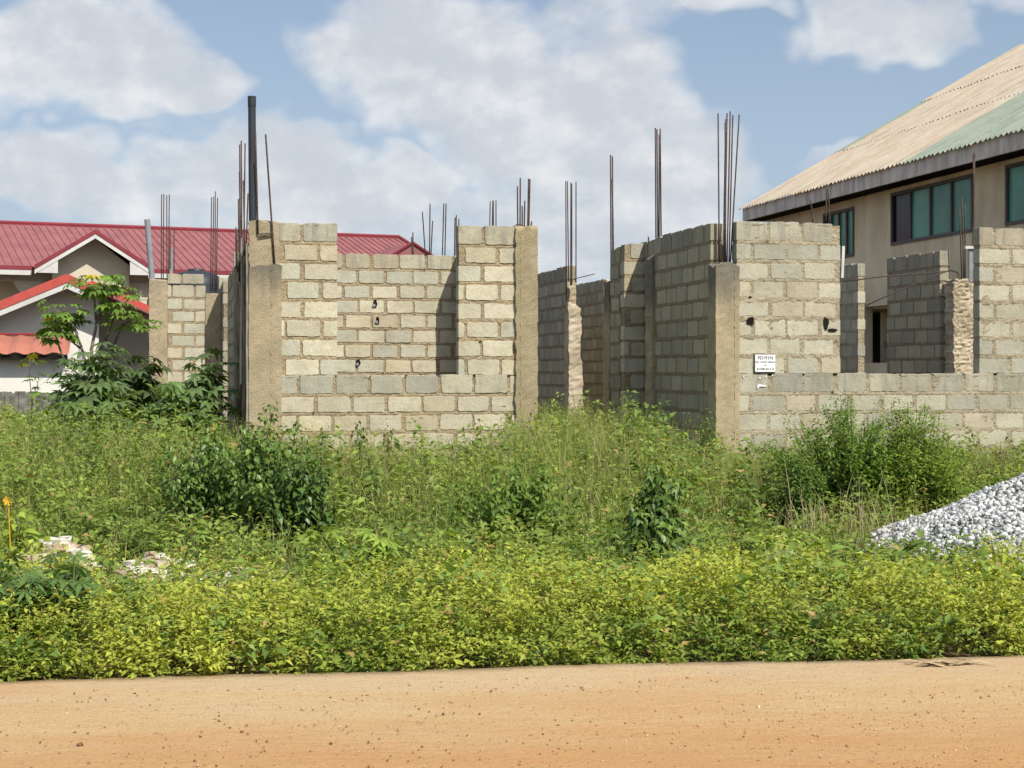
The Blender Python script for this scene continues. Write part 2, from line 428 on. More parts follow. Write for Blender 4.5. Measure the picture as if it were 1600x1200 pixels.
colL = rough_column('column', LS, uC0, uC1, -.05, .2, -.1, Zp(415, uC0, 0), M['conc_l'], .008, seed=3, right_rag=.01, seam=.68, label='tan concrete column with a broken off top')
rough_column('column', LS, uC0+.0, uC1-.02, .0, .19, Zp(415, uC0, 0)-.05, Zp(344, uC0, 0), M['conc_w'] if False else M['conc'], .010, seed=5, left_rag=.035, label='recessed rough upper part of the corner column')
colR = rough_column('column', LS, uP-.03, uQ, -.055, .2, -.1, Zp(356, .1, 0), M['conc_r'], .010, seed=8, left_rag=.028, right_rag=.012, ragged_top=.12, seam=.22, label='board marked tan concrete column at the passage')
block_wall('wall', LS, (-3.56, 5.7), (.60, 5.7), 0, ZT+.02, seed=11, phase=.21, proud=.008, label='rear room wall seen through the window gap')
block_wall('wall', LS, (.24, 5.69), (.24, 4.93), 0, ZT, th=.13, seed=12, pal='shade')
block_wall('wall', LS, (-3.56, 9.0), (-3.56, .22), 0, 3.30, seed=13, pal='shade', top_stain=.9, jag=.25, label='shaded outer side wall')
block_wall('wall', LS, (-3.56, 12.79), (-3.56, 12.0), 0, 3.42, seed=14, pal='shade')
# far rear wall
v2 = 12.8
a0, a1, a2, a3 = U(233, v2), U(262, v2), U(321, v2), U(345, v2)
rough_column('column', LS, a0, a1, v2-.03, v2+.2, -.1, Zp(437, a0, v2), M['conc'], .012, seed=21, ragged_top=.05, seam=.55, label='split tan concrete column at the far left')
block_wall('wall', LS, (a1, v2), (a2, v2), 0, Zp(445, a1, v2), seed=22, phase=.1, top_stain=.2, label='far left block wall')
block_wall('wall', LS, (a1, v2), (U(318, v2), v2), Zp(443, a1, v2), Zp(427, a1, v2), seed=23, phase=-.16, top_stain=.8)
rough_column('column', LS, a2, a3, v2-.03, v2+.2, -.1, Zp(459, a2, v2), M['conc'], .010, seed=24, ragged_top=.05)
block_wall('wall', LS, (a3, v2), (-.5, v2), 0, Zp(452, a3, v2), seed=25, top_stain=.9, pal='shade')
block_wall('wall', LS, (U(342, v2), v2+.02), (U(366, v2), v2+.02), Zp(452, a3, v2), Zp(433, a3, v2), seed=26, top_stain=.5)
# broken column stubs and formwork along the outer side wall
for (pxa, pxb, v, yt, nm) in ((374, 383, 1.0, 408, 'column'), (366, 373, 3.4, 438, 'column')):
    rough_column(nm, LS, U(pxa, v), U(pxb, v), v, v+.22, -.1, Zp(yt, -3.6, v), M['conc'], .02, seed=int(pxa), ragged_top=.1)

def rebars(parent, lst, v, r=.010, **kw):
    for q in lst: rod(parent, *q, v, r=r, **kw)
rebars(LS, [(252, 435, 252.5, 304), (255, 436, 256, 303), (261, 436, 260.5, 305), (263.5, 436, 264.5, 304)], v2+.08, .012)
rebars(LS, [(266, 420, 266, 357), (272, 424, 272, 356), (329, 455, 330.5, 308), (332, 455, 334, 307), (336, 455, 336.5, 299), (338, 455, 340, 309)], v2+.08, .012)
rebars(LS, [(376, 470, 374.5, 226), (378.5, 480, 377, 220), (380, 470, 383, 224), (374, 440, 372.5, 311), (383, 400, 380, 282), (377, 420, 374, 268), (385, 380, 387.5, 302), (369, 420, 368.5, 355), (371, 425, 370, 358)], .9, .0105)
rebars(LS, [(403, 366, 399, 206), (429, 413, 415, 210)], -.02, .013)
rebars(LS, [(404, 366, 427, 364), (404, 369, 427, 366)], -.035, .007)
rebars(LS, [(665, 404, 660, 331), (671, 402, 672, 318), (673, 404, 676, 345), (691, 405, 693.5, 318), (695, 404, 697, 318), (646, 404, 645, 363), (644, 400, 643, 370)], 5.78, .011)
rebars(LS, [(710, 405, 711, 340), (712.5, 405, 713, 336), (716, 400, 717, 342)], 5.78, .011)
rebars(LS, [(765, 360, 766, 315), (769, 360, 770, 313), (771, 360, 771, 314), (775, 360, 775, 313)], 9.0, .011)
rebars(LS, [(809, 362, 808.5, 291), (812.5, 362, 813, 278), (816, 362, 816, 322), (819, 362, 820, 314), (824.5, 360, 826, 279), (826, 365, 828, 280), (829, 366, 830.5, 346)], .06, .0105)

# ---------------- right shell
RS = thing('unfinished_house', 'roofless shell of greyer blocks carrying the small white sign, right of the passage', 'unfinished house', W(5.0, -1.15, 0))
vf = -1.15
b0, b1, b2, b3 = U(1118, vf-.03), U(1155, vf-.03), U(1313, vf), U(1530, vf)
ztr = Zp(346, b1, vf)
base_s = b1+.22
nct = 14
HR = ztr/nct
fwall(b1-.03, U(1600, vf)+1.6, 0, 6*HR, v=vf, seed=32, parent=RS, pal='right', top_stain=.8, label='lower front wall running under the wide opening')
fwall(b1-.03, b2, 6*HR+.001, ztr, v=vf, seed=31, parent=RS, pal='right', label='front wall pier carrying the white sign')
fwall(b3, U(1600, vf)+1.6, 6*HR+.001, Zp(355, b3, vf), v=vf, seed=33, parent=RS, pal='right', label='front wall pier at the right edge')
rough_column('column', RS, b0, b1, vf-.045, vf+.26, -.1, Zp(411, b0, vf), M['conc_g'], .010, seed=41, right_rag=.03, left_rag=.008, ragged_top=.07, seam=.8, label='tan concrete column stained dark at its top, beside the passage')
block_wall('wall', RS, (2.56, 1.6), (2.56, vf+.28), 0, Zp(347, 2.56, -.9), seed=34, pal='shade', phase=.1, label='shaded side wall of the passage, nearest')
rough_column('column', RS, U(1013, 1.8), U(1013, 1.8)+.24, 1.62, 1.95, -.1, Zp(400, 2.5, 1.8), M['conc_g'], .02, seed=42, left_rag=.02, ragged_top=.12)
# stepped pier in the passage
c0 = U(975, 2.69)
block_wall('wall', RS, (c0, 2.69), (c0+.33, 2.69), 0, Zp(379, c0, 2.69), th=.2, seed=35, pal='left', phase=-.12, top_stain=.3, label='narrow block pier lit by the sun in the passage')
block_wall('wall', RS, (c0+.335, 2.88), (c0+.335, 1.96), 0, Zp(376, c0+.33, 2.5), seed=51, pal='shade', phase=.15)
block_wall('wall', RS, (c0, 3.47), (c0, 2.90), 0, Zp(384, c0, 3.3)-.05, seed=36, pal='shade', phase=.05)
rough_column('column', RS, c0-.02, c0+.2, 3.48, 3.78, -.1, Zp(440, c0, 3.5), M['conc_g'], .03, seed=43, ragged_top=.12)
# wall A + column
ucA = U(885, 7.8)
def tapA(z): return (0, max(0, (1.9-z))*.06)
rough_column('column', RS, ucA, U(904, 7.8), 7.62, 7.95, -.1, Zp(478, ucA, 7.8), M['conc_w'], .035, taper=tapA, seed=44, ragged_top=.25, left_rag=.015, right_rag=.04, label='eroded pale column at the back of the passage')
rough_column('column', RS, ucA+.03, ucA+.16, 7.7, 7.9, Zp(490, ucA, 7.8), Zp(447, ucA, 7.8), M['conc'], .05, seed=45, ragged_top=.2)
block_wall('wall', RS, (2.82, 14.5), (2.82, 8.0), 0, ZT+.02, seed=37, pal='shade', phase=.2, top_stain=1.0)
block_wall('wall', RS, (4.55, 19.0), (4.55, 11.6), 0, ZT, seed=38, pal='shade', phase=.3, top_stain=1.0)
ucB = U(944, 11.5)
rough_column('column', RS, ucB, ucB+.12, 11.35, 11.58, -.1, Zp(437, ucB, 11.5), M['conc_w'], .015, seed=46)
rebars(RS, [(885, 470, 884, 283), (888.5, 440, 886.5, 283), (891.5, 470, 892, 285), (893.5, 455, 893.5, 287), (900, 442, 900, 284)], 7.75, .011)
rod(RS, 892, 437, 929, 428, 7.7, .009)
rebars(RS, [(955, 462, 954, 242), (957.5, 462, 957, 244), (959.5, 440, 956.5, 280)], 3.62, .012)
rebars(RS, [(1025, 378, 1024, 200), (1028, 372, 1026.5, 202), (1033, 370, 1031.5, 201), (1014, 380, 1013, 370), (1030, 400, 1030, 210)], 1.85, .011)
rebars(RS, [(1124, 412, 1122, 177), (1130, 412, 1134, 186), (1132, 412, 1136, 177), (1136, 412, 1141, 174), (1139, 412, 1145, 180), (1141, 412, 1155, 179), (1134, 412, 1133, 192)], vf+.12, .0095)
# wall F and its column, pier E
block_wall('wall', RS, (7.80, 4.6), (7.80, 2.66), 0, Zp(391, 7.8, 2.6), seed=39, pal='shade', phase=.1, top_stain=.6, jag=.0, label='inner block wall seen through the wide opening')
uf = U(1487, 2.4)
rough_column('column', RS, uf, U(1521, 2.4), 2.32, 2.64, -.1, Zp(436, uf, 2.4), M['conc_w'], .045, seed=47, left_rag=.03, right_rag=.02, ragged_top=.06, res=.035, label='rough lumpy pale column inside the wide opening')
block_wall('wall', RS, (8.5, 8.3), (8.5, 7.3), 0, Zp(411, 8.5, 7.3), th=.15, seed=40, pal='right', phase=.05, label='thin freestanding block pier')
block_wall('wall', RS, (8.42, 9.4), (8.42, 8.31), 0, Zp(519, 8.42, 8.3), th=.15, seed=50, pal='shade')
rebars(RS, [(1503, 438, 1499, 325), (1506, 438, 1503, 308), (1508, 438, 1508, 320), (1522, 438, 1521, 238), (1519, 438, 1523, 240)], 2.45, .011)
def bent(pts, v, r=.010):
    P_ = []
    for (x, y) in pts: u = U(x, v); P_.append(W(u, v, Zp(y, u, v)))
    mb = MB(); mb.tube(P_, r, 6); mb.build('rebar', M['rust'], RS, smooth=True)
bent([(1317, 440), (1380, 432), (1440, 428), (1486, 423), (1497, 426), (1502, 437)], 2.42)
bent([(1352, 478), (1400, 456), (1450, 435), (1484, 422), (1494, 424), (1499, 437)], 2.36)
rebars(RS, [(1270, 350, 1267, 312), (1290, 350, 1292, 290), (1297, 352, 1294, 295)], 3.0, .012)

# flat dark patches painting the shade inside broken sockets and conduit holes
def blotch(cx, cy, w, h, v, seed=0, parent=RS, angs=12):
    R = random.Random(seed); u = U(cx, v); z = Zp(cy, u, v); mb = MB(); s = (Y0+ay*u+ax*v)/F
    vs = [W(u, v-.016, z)]
    for k in range(angs):
        t = 2*math.pi*k/angs; q = R.uniform(.75, 1.15)
        vs.append(W(u+math.cos(t)*w/2*s*q, v-.016, z+math.sin(t)*h/2*s*q))
    mb.add(vs, [(0, 1+k, 1+(k+1) % angs) for k in range(angs)]); mb.build('socket_hole_shade', M['dark'], parent)
blotch(1172, 502, 13, 15, vf, 1); blotch(1290, 505, 9, 22, vf, 2); blotch(1300, 516, 18, 5, vf, 5)
for (x, y, h) in ((586, 475, 15), (590, 501, 13), (560, 567, 13)):
    blotch(x, y, 7, h, 5.7, x, LS)
    mb = MB(); u = U(x-1.5, 5.66); z = Zp(y+2, u, 5.66); mb.tube([W(u, 5.74, z), W(u, 5.665, z)], .028, 8); mb.build('conduit', M['pvc_g'], LS)

# ---------------- pipes, boards, sign
def pipe(name, label, cat, px0, y0, px1, y1, v, r, mat, collar=False, group=None):
    u0, u1 = U(px0, v), U(px1, v); a = Vector(W(u0, v, Zp(y0, u0, v))); b = Vector(W(u1, v, Zp(y1, u1, v)))
    t = thing(name, label, cat, a, group); mb = MB()
    mb.tube([a, b], r, 16, cap=False); mb.tube([b, a], r*.88, 16, cap=False)
    mb.build('tube', mat, t, smooth=True)
    if collar:
        mb = MB(); d = (b-a).normalized(); mb.tube([b-d*.13, b+d*.003], r*1.08, 16, cap=False); mb.tube([b+d*.003, b-d*.13], r*.9, 16, cap=False); mb.build('collar', mat, t, smooth=True)
pipe('drain_pipe', 'tall thick black plastic pipe rising above the left corner column', 'pipe', 397, 700, 393.5, 151, .32, .052, M['pvc_b'], True)
pipe('conduit_pipe', 'long leaning grey plastic pipe on the far left column', 'pipe', 241, 480, 230, 343, v2+.1, .062, M['pvc_g'])
pipe('conduit_pipe', 'short upright grey plastic pipe behind the far left wall', 'pipe', 267, 560, 267, 388, v2+.35, .045, M['pvc_g'])
def board(label, u0, u1, v0, v1, z0, z1, mat='board', du=0.0, name='formwork_board'):
    mb = MB(); n_ = 10; vs = []
    for j in range(n_+1):
        t = j/n_; z = z0+(z1-z0)*t; o_ = du*t + .006*mn.noise(Vector((u0*5, 3, z*2)))
        vs += [W(u0+o_, v0, z), W(u1+o_, v0, z), W(u1+o_, v1, z), W(u0+o_, v1, z)]
    fs = [(3, 2, 1, 0), (n_*4, n_*4+1, n_*4+2, n_*4+3)]
    for j in range(n_):
        for k in range(4): fs.append((j*4+k, j*4+(k+1) % 4, (j+1)*4+(k+1) % 4, (j+1)*4+k))
    mb.add(vs, fs); return mb.build(name, M[mat], None, label=label, cat='board')
board('weathered grey formwork board nailed upright against the tan corner column', U(384.5, -.02), U(388, -.02), -.04, .16, 0, Zp(380, -3.6, 0))
board('second weathered upright board, just left of the one on the corner column', U(378.5, .3), U(382.5, .3), .3, .33, 0, Zp(400, -3.6, .3), du=-.01)
board('narrow pale upright lath left of the corner column', U(374.5, .5), U(377, .5), .5, .52, Zp(600, -3.6, .5), Zp(372, -3.6, .5), 'whiteboard', du=.02)
board('dark upright board farthest left of the corner column', U(369.5, .9), U(373.5, .9), .9, .93, 0, Zp(415, -3.6, .9))
board('thin white upright strip beside the right end of the sign wall', U(1314.5, .2), U(1318.5, .2), .2, .22, Zp(433, 4.2, .2), Zp(383, 4.2, .2), 'whiteboard', du=.015, name='timber_strip')
tb = thing('timber_post', 'pale timber post with a small cap board beside the right front pier', 'post', W(U(1518, 1.0), 1.0, Zp(440, 6.3, 1.0)))
ua, ub = U(1510, 1.0), U(1527, 1.0)
mb = MB(); mb.box(ua+.05, ub, 1.0, 1.03, Zp(440, ua, 1.0), Zp(389, ua, 1.0)); mb.build('board', M['pvc_g'], tb)
mb = MB(); mb.box(ub-.02, ub+.008, .985, .998, Zp(440, ua, 1.0), Zp(390, ua, 1.0)); mb.build('edge_strip', M['whiteboard'], tb)
mb = MB(); mb.box(ua-.03, ub+.012, .97, 1.04, Zp(389, ua, 1.0), Zp(384.5, ua, 1.0)); mb.build('cap', M['whiteboard'], tb)

def text_obj(body, size, u, v, z, parent, name='lettering', mat=None):
    cu = bpy.data.curves.new('t', 'FONT'); cu.body = body; cu.size = size; cu.align_x = 'CENTER'; cu.align_y = 'CENTER'; cu.offset = size*.012; cu.extrude = .0004
    cu.resolution_u = 3
    to = bpy.data.objects.new('t', cu); COL.objects.link(to)
    me = bpy.data.meshes.new_from_object(to.evaluated_get(bpy.context.evaluated_depsgraph_get()))
    bpy.data.objects.remove(to); me.materials.clear(); me.materials.append(mat or M['ink'])
    xs = [q.co.x for q in me.vertices]; c = 0
    for q in me.vertices:
        x, y = q.co.x, q.co.y; q.co = Vector(W(u+x, v-q.co.z, z+y))
    return finish(bpy.data.objects.new(name, me), parent)
us, ue = U(1178.5, vf), U(1210, vf); zs0, zs1 = Zp(581, us, vf), Zp(554, us, vf)
sg = thing('sign_plate', 'small white plate lettered in black fixed to the right front wall', 'sign', W((us+ue)/2, vf, zs0))
mb = MB(); mb.box(us, ue, vf-.035, vf-.02, zs0, zs1); mb.build('plate', M['sign'], sg)
mb = MB(); mb.box(us-.007, ue+.007, vf-.0195, vf-.008, zs0-.012, zs1+.007); mb.build('backing_board', M['frame'], sg)
um = (us+ue)/2; hh = zs1-zs0
text_obj('FD191N', hh*.27, um, vf-.0365, zs1-hh*.2, sg)
text_obj('REG. WOOD TSEGAH', hh*.125, um, vf-.0365, zs1-hh*.44, sg)
text_obj('TO', hh*.11, um, vf-.0365, zs1-hh*.63, sg)
text_obj('03-FEB-2014  B', hh*.165, um, vf-.0365, zs1-hh*.84, sg)
mb = MB()
def scrap(pts, mb):
    vs = [W(U(x, vf), vf-.019, Zp(y, us, vf)) for x, y in pts]; mb.add(vs, [tuple(range(len(vs)))])
scrap([(1182, 607), (1183, 601), (1185, 600), (1196, 602), (1196.5, 604), (1186, 604), (1184, 607)], mb)
mb.build('paper_scrap', M['sign'], None, label='torn white paper scrap stuck under the white plate', cat='paper')
for (x, y) in ((1160, 588), (1185, 590), (1195, 588), (1205, 586.5)):
    mb = MB(); scrap([(x, y+1.5), (x+1, y-1.2), (x+2.6, y-.8), (x+2, y+1.5)], mb)
    mb.build('paper_fleck', M['sign'], None, label='tiny white paper fleck on the wall just below the white plate', cat='paper', group='paper flecks below the white plate')

# ------------------------------------------------------------------ brown building at the right
TB = thing('brown_building', 'brown rendered building with green windows under a faded tan and green sheet roof', 'building', W(14, 8, 0))
uw, ue_ = 11.5, 10.9; vN, vFar = -6.0, Vd(1162, 10.9)
zE = 6.0
def tpx(px): return Vd(px, uw)
wins = [(tpx(1287), tpx(1335), 4.30, 5.50, 1), (tpx(1393), tpx(1521), 4.40, 5.60, 0), (tpx(1572), tpx(1572)-3.6, 4.40, 5.60, 0)]
mb = MB()
# wall face at u=uw with openings; strips between
rects = [(w[1], w[0], w[2], w[3]) for w in wins]
lowo = [(tpx(1388), tpx(1350), Zp(567, uw, tpx(1370)), Zp(478, uw, tpx(1370))), (tpx(1324), tpx(1300), Zp(560, uw, tpx(1315)), Zp(484, uw, tpx(1315)))]
allr = rects+lowo
vs_ = sorted({vN, vFar-.5, *[a for r in allr for a in r[:2]]}); zs_ = sorted({-.1, zE+.2, *[a for r in allr for a in r[2:]]})
for i in range(len(vs_)-1):
    for j in range(len(zs_)-1):
        vc, zc = (vs_[i]+vs_[i+1])/2, (zs_[j]+zs_[j+1])/2
        if any(r[0] < vc < r[1] and r[2] < zc < r[3] for r in allr): continue
        mb.box(uw, uw+.22, vs_[i], vs_[i+1], zs_[j], zs_[j+1])
mb.box(uw+.22, uw+16, vFar-.72, vFar-.5, -.1, zE+.2)
mb.box(uw+.22, uw+16, vN, vN+.22, -.1, zE+.2)
# interior back wall and floor slab so openings show rooms
mb.box(uw+1.0, uw+1.2, lowo[0][0]-1.5, lowo[0][1]+1.2, -.1, 2.99); mb.box(uw+3.5, uw+3.7, vN+.22, vFar-.72, -.1, zE+.2); mb.box(uw+.22, uw+3.5, vN+.22, vFar-.72, 3.0, 3.2)
mb.build('wall', M['tanwall'], TB)
for (va, vb, za, zb, part) in wins:
    lo, hi = min(va, vb), max(va, vb); w = MB(); t = .07
    w.box(uw-.03, uw+.10, lo, hi, za, za+t); w.box(uw-.03, uw+.10, lo, hi, zb-t, zb)
    w.box(uw-.03, uw+.10, lo, lo+t, za+t, zb-t); w.box(uw-.03, uw+.10, hi-t, hi, za+t, zb-t)
    n_ = 4 if not part else 4
    for k in range(1, n_):
        vv = lo+(hi-lo)*k/n_; w.box(uw-.015, uw+.08, vv-.035, vv+.035, za+t, zb-t)
    fr = w.build('window', M['frame'], TB)
    for k in range(n_):
        p_ = MB(); c0_, c1_ = lo+(hi-lo)*k/n_+.03, lo+(hi-lo)*(k+1)/n_-.03
        p_.box(uw+.03, uw+.045, c0_, c1_, za+t, zb-t)
        p_.build('pane', M['gap_shade'] if k == n_-1 and va != wins[2][0] else M['glass'], fr)  # far pane is near-black, painting the dark of an open window gap
# low room opening: bench-like dark shelf
lo0 = lowo[0]
w = MB(); w.box(uw+.5, uw+.7, lo0[0]+.1, lo0[1]-.02, lo0[2]+.35, lo0[2]+.50); w.build('shelf', M['board'], TB)
w = MB(); w.box(uw+.9, uw+.95, lo0[0]+.15, lo0[1]+.5, lo0[2], lo0[2]+.33); w.build('low_room_shade', M['dark'], TB)  # near-black sheet painting the shaded inside of the low room
w = MB(); w.box(ue_-.03, ue_+.02, vN, vFar, zE-.32, zE+.028); w.box(ue_+.02, ue_+10.5, vFar-.05, vFar, zE-.32, zE-.02); w.build('fascia', M['fascia'], TB)
w = MB(); w.box(ue_+.02, uw, vN, vFar-.05, zE-.30, zE-.27); w.build('soffit_shade', M['dark'], TB)  # near-black colour paints the shade under the eave
# corrugated roof, three laps up the slope
slope = .57
def roof_strip(mb, va, vb, s0, s1, lift, mi):
    n_ = max(2, int((vb-va)/.05)); vs = []
    for i in range(n_+1):
        v = va+(vb-va)*i/n_; ph = (v/.19) % 1
        hgt = .05*(1 if ph < .25 else (0 if ph > .5 else .5))
        for s in (s0, s1): vs.append(W(ue_-.10+s, v, zE+slope*(s)+hgt+lift+.015*mn.noise(Vector((v*1.3, s*2, 0)))))
    mb.add(vs, [(2*i, 2*i+2, 2*i+3, 2*i+1) for i in range(n_)], mi)
mb = MB(); vb_ = Vd(1408, 10.9)
laps = [(0, 2.9), (2.8, 5.6), (5.5, 8.5)]
for li, (s0, s1) in enumerate(laps):
    q = vN
    while q < vFar+.1:
        e2 = min(q+.76, vFar+.12); mid = (q+e2)/2
        tan = mid > vb_
        if li == 0 and mid > vFar-.3: tan = False
        if li == 1 and mid > vFar-.5: tan = False
        roof_strip(mb, q, e2, s0+(random.uniform(-.06, .06) if li else random.uniform(-.05, 0)), s1, li*.022+random.uniform(0, .012), 0 if tan else 1); q += .76
# far slope
mb.add([W(ue_+8.4, vN, zE+slope*8.4), W(ue_+8.4, vFar+.1, zE+slope*8.4), W(ue_+17, vFar+.1, zE), W(ue_+17, vN, zE)], [(0, 1, 2, 3)], 0)
mb.build('roof', [M['rooftan'], M['roofgreen']], TB, label='corrugated sheet roof, faded tan at its far end and green at its near end')
w = MB(); z1_ = zE+slope*8.35
w.add([W(ue_+.1, vFar-.5, zE-.25), W(ue_+8.5, vFar-.5, z1_-.1), W(ue_+16.7, vFar-.5, zE-.25)], [(0, 1, 2)]); w.build('gable', M['tanwall'], TB)

# ------------------------------------------------------------------ houses at the left
class Frame:
    def __init__(s, X, Y, ang): s.o = (X, Y); s.c, s.s = math.cos(ang), math.sin(ang)
    def __call__(s, u, v, z=0.0): return (s.o[0]+s.c*u-s.s*v, s.o[1]+s.s*u+s.c*v, z)
    def u(s, px, v):
        t = (px-CX)/F; ox, oy = s.o
        return (t*(oy+s.c*v)-ox+s.s*v)/(s.c-t*s.s)
    def z(s, py, u, v): return EYE+(HY-py)*(s.o[1]+s.s*u+s.c*v)/F
FA = Frame(G(144, 60), 60.0, math.atan(.44))
HA = thing('red_roof_house', 'large two storey house with a long dark red ribbed roof and a cream gable', 'house', FA(0, 4, 0))
eu0, eu1 = -12.0, FA.u(655, 0)+.6
zEv = 5.45; zR = FA.z(353.5, 0, 4.0); rv = 4.0
def ribbed(mb, pts, fr, mi=0, pitch=.30, rib=.035):
    """pts: lower edge (ua,va,za)->(ub,vb,zb), upper edge (uc..)->(ud..)"""
    (a, b, c, d_) = [Vector(p) for p in pts]; L = (b-a).length; n_ = max(1, int(L/pitch))
    vs = []; fs = []
    for i in range(n_):
        for (t0, t1, h) in ((i/n_, (i+.88)/n_, 0), ((i+.88)/n_, (i+1)/n_, rib)):
            q = [a.lerp(b, t0), a.lerp(b, t1), c.lerp(d_, t1), c.lerp(d_, t0)]; k = len(vs)
            vs += [fr(p.x, p.y, p.z+h) for p in q]; fs.append((k, k+1, k+2, k+3))
            if h:
                vs += [fr(q[0].x, q[0].y, q[0].z), fr(q[3].x, q[3].y, q[3].z), fr(q[1].x, q[1].y, q[1].z), fr(q[2].x, q[2].y, q[2].z)]
                fs += [(k, k+3, k+5, k+4), (k+1, k+6, k+7, k+2)]
    mb.add(vs, fs, mi)
ov = .75
ru1 = FA.u(624, rv)          # right end of the ridge
mb = MB()
slA = (zR-zEv)/(rv+ov)
ribbed(mb, [(eu0, -ov, zEv), (eu1+1.0, -ov, zEv), (eu0, rv, zR), (ru1, rv, zR)], FA)
mb.add([FA(eu0, rv, zR), FA(ru1, rv, zR), FA(eu1+1.0, 2*rv+ov, zEv), FA(eu0, 2*rv+ov, zEv)], [(0, 1, 2, 3)])
mb.add([FA(ru1, rv, zR), FA(eu1+1.0, -ov, zEv), FA(eu1+1.0, 2*rv+ov, zEv)], [(0, 1, 2)])
# small roof gable near the hip
gu = FA.u(620, 1.4); gz = FA.z(383, gu, .8)
mb.add([FA(gu, -.6, gz), FA(gu, 3.2, gz+.0), FA(gu-2.1, -.6, gz-1.25), FA(gu-2.1, .4, gz-1.0), FA(gu+2.1, -.6, gz-1.25), FA(gu+2.1, .4, gz-1.0)], [(0, 2, 3, 1), (0, 1, 5, 4)])
mb.add([FA(gu, -.6, gz), FA(gu-2.1, -.6, gz-1.25), FA(gu+2.1, -.6, gz-1.25)], [(0, 1, 2)])
# front gable roof
gw0, gw1 = FA.u(50, -.8), FA.u(232, -.8); gm = FA.u(144, -.8); gzT = FA.z(362, gm, -1.4); gv0, gv1 = -1.6, 3.0
for ua_, sgn in ((gw0, -1), (gw1, 1)):
    z0_ = gzT-(abs(ua_-gm))*((gzT-zEv)/abs(gw1-gm))
    mb.add([FA(gm, gv0, gzT), FA(gm, gv1, gzT), FA(ua_, gv1-3.4, z0_), FA(ua_, gv0, z0_)], [(0, 1, 2, 3)])
mb.build('roof', M['red'], HA)
tr = MB()
tr.tube([FA(eu0, rv, zR+.03), FA(ru1, rv, zR+.03)], .10, 6); tr.tube([FA(ru1, rv, zR+.03), FA(eu1+1.0, -ov, zEv+.05)], .08, 6)
tr.tube([FA(gu-2.1, -.62, gz-1.25), FA(gu, -.62, gz), FA(gu+2.1, -.62, gz-1.25)], .07, 6)
tr.box(eu0, gw0, -ov-.03, -ov+.02, zEv-.13, zEv+.03, fr=FA); tr.box(gw1, eu1+1, -ov-.03, -ov+.02, zEv-.13, zEv+.03, fr=FA)
def rake(mb, a, b, v0, v1, dz0, dz1):
    (ua, za), (ub, zb) = a, b
    mb.hexa([FRAME(ua, v0, za+dz0), FRAME(ub, v0, zb+dz0), FRAME(ub, v1, zb+dz0), FRAME(ua, v1, za+dz0),
             FRAME(ua, v0, za+dz1), FRAME(ub, v0, zb+dz1), FRAME(ub, v1, zb+dz1), FRAME(ua, v1, za+dz1)])
FRAME = FA
zg0 = gzT-(gm-gw0)*((gzT-zEv)/(gw1-gm))
for (a, b) in (((gw0, zg0), (gm, gzT)), ((gm, gzT), (gw1, zEv))): rake(tr, a, b, gv0-.04, gv0+.02, -.10, .07)
tr.build('roof_trim', M['redtrim'], HA)
wf = MB()
for (a, b) in (((gw0, zg0), (gm, gzT)), ((gm, gzT), (gw1, zEv))): rake(wf, a, b, gv0-.02, gv0+.03, -.27, -.105)
for s_, x_ in ((1, gw0), (-1, gw1)):
    wf.add([FA(x_, gv0+.0, zEv-.27), FA(x_+s_*.85, gv0+.0, zEv-.27), FA(x_+s_*.85, gv0+.0, zEv+.24), FA(x_, gv0, zEv-.15)], [(0, 1, 2, 3)])
wf.box(eu0, gw0, -ov-.02, -ov+.02, zEv-.32, zEv-.135, fr=FA); wf.box(gw1, eu1+1, -ov-.02, -ov+.02, zEv-.32, zEv-.135, fr=FA)
for ua_, zz_ in ((gw0, zg0), (gw1, zEv)):
    wf.add([FA(gm, gv0+.03, gzT-.12), FA(gm, -.79, gzT-.12), FA(ua_, -.79, zz_-.12), FA(ua_, gv0+.03, zz_-.12)], [(0, 1, 2, 3)])
wf.build('fascia', M['white'], HA)
wl = MB(); gi0, gi1 = gw0+.75, gw1-.75
wl.add([FA(gi0, -.8, 4.75), FA(gi1, -.8, 4.75), FA(gi1, -.8, zEv+.15), FA(gm, -.8, gzT-.13), FA(gi0, -.8, zEv+.15)], [(0, 1, 2, 3, 4)])
wl.box(gi0, gi1, -.79, -.6, 4.75, 5.2, fr=FA)
wl.box(eu0, eu1+.3, 0, .25, 4.95, zEv+.1, fr=FA)                        # ring beam
wl.box(eu0, eu1+.3, 1.9, 2.1, -.2, zEv+.3, fr=FA)
wl.box(eu0, eu1+.3, -.1, 1.9, 2.2, 2.45, fr=FA); wl.box(eu1+.1, eu1+.3, 2.1, 7.5, -.2, zEv, fr=FA)
wl.build('wall', M['cream'], HA)
for k, px in enumerate((-60, 44, 74, 222, 300, 352)):
    uu = FA.u(px, 0); c = MB(); c.box(uu-.17, uu+.17, -.1, .24, -.2, 4.95, fr=FA)
    c.add([FA(uu-.17, -.12, 4.3), FA(uu-.62, -.12, 4.95), FA(uu+.62, -.12, 4.95), FA(uu+.17, -.12, 4.3)], [(0, 1, 2, 3)])
    c.build('pillar', M['cream'], HA)

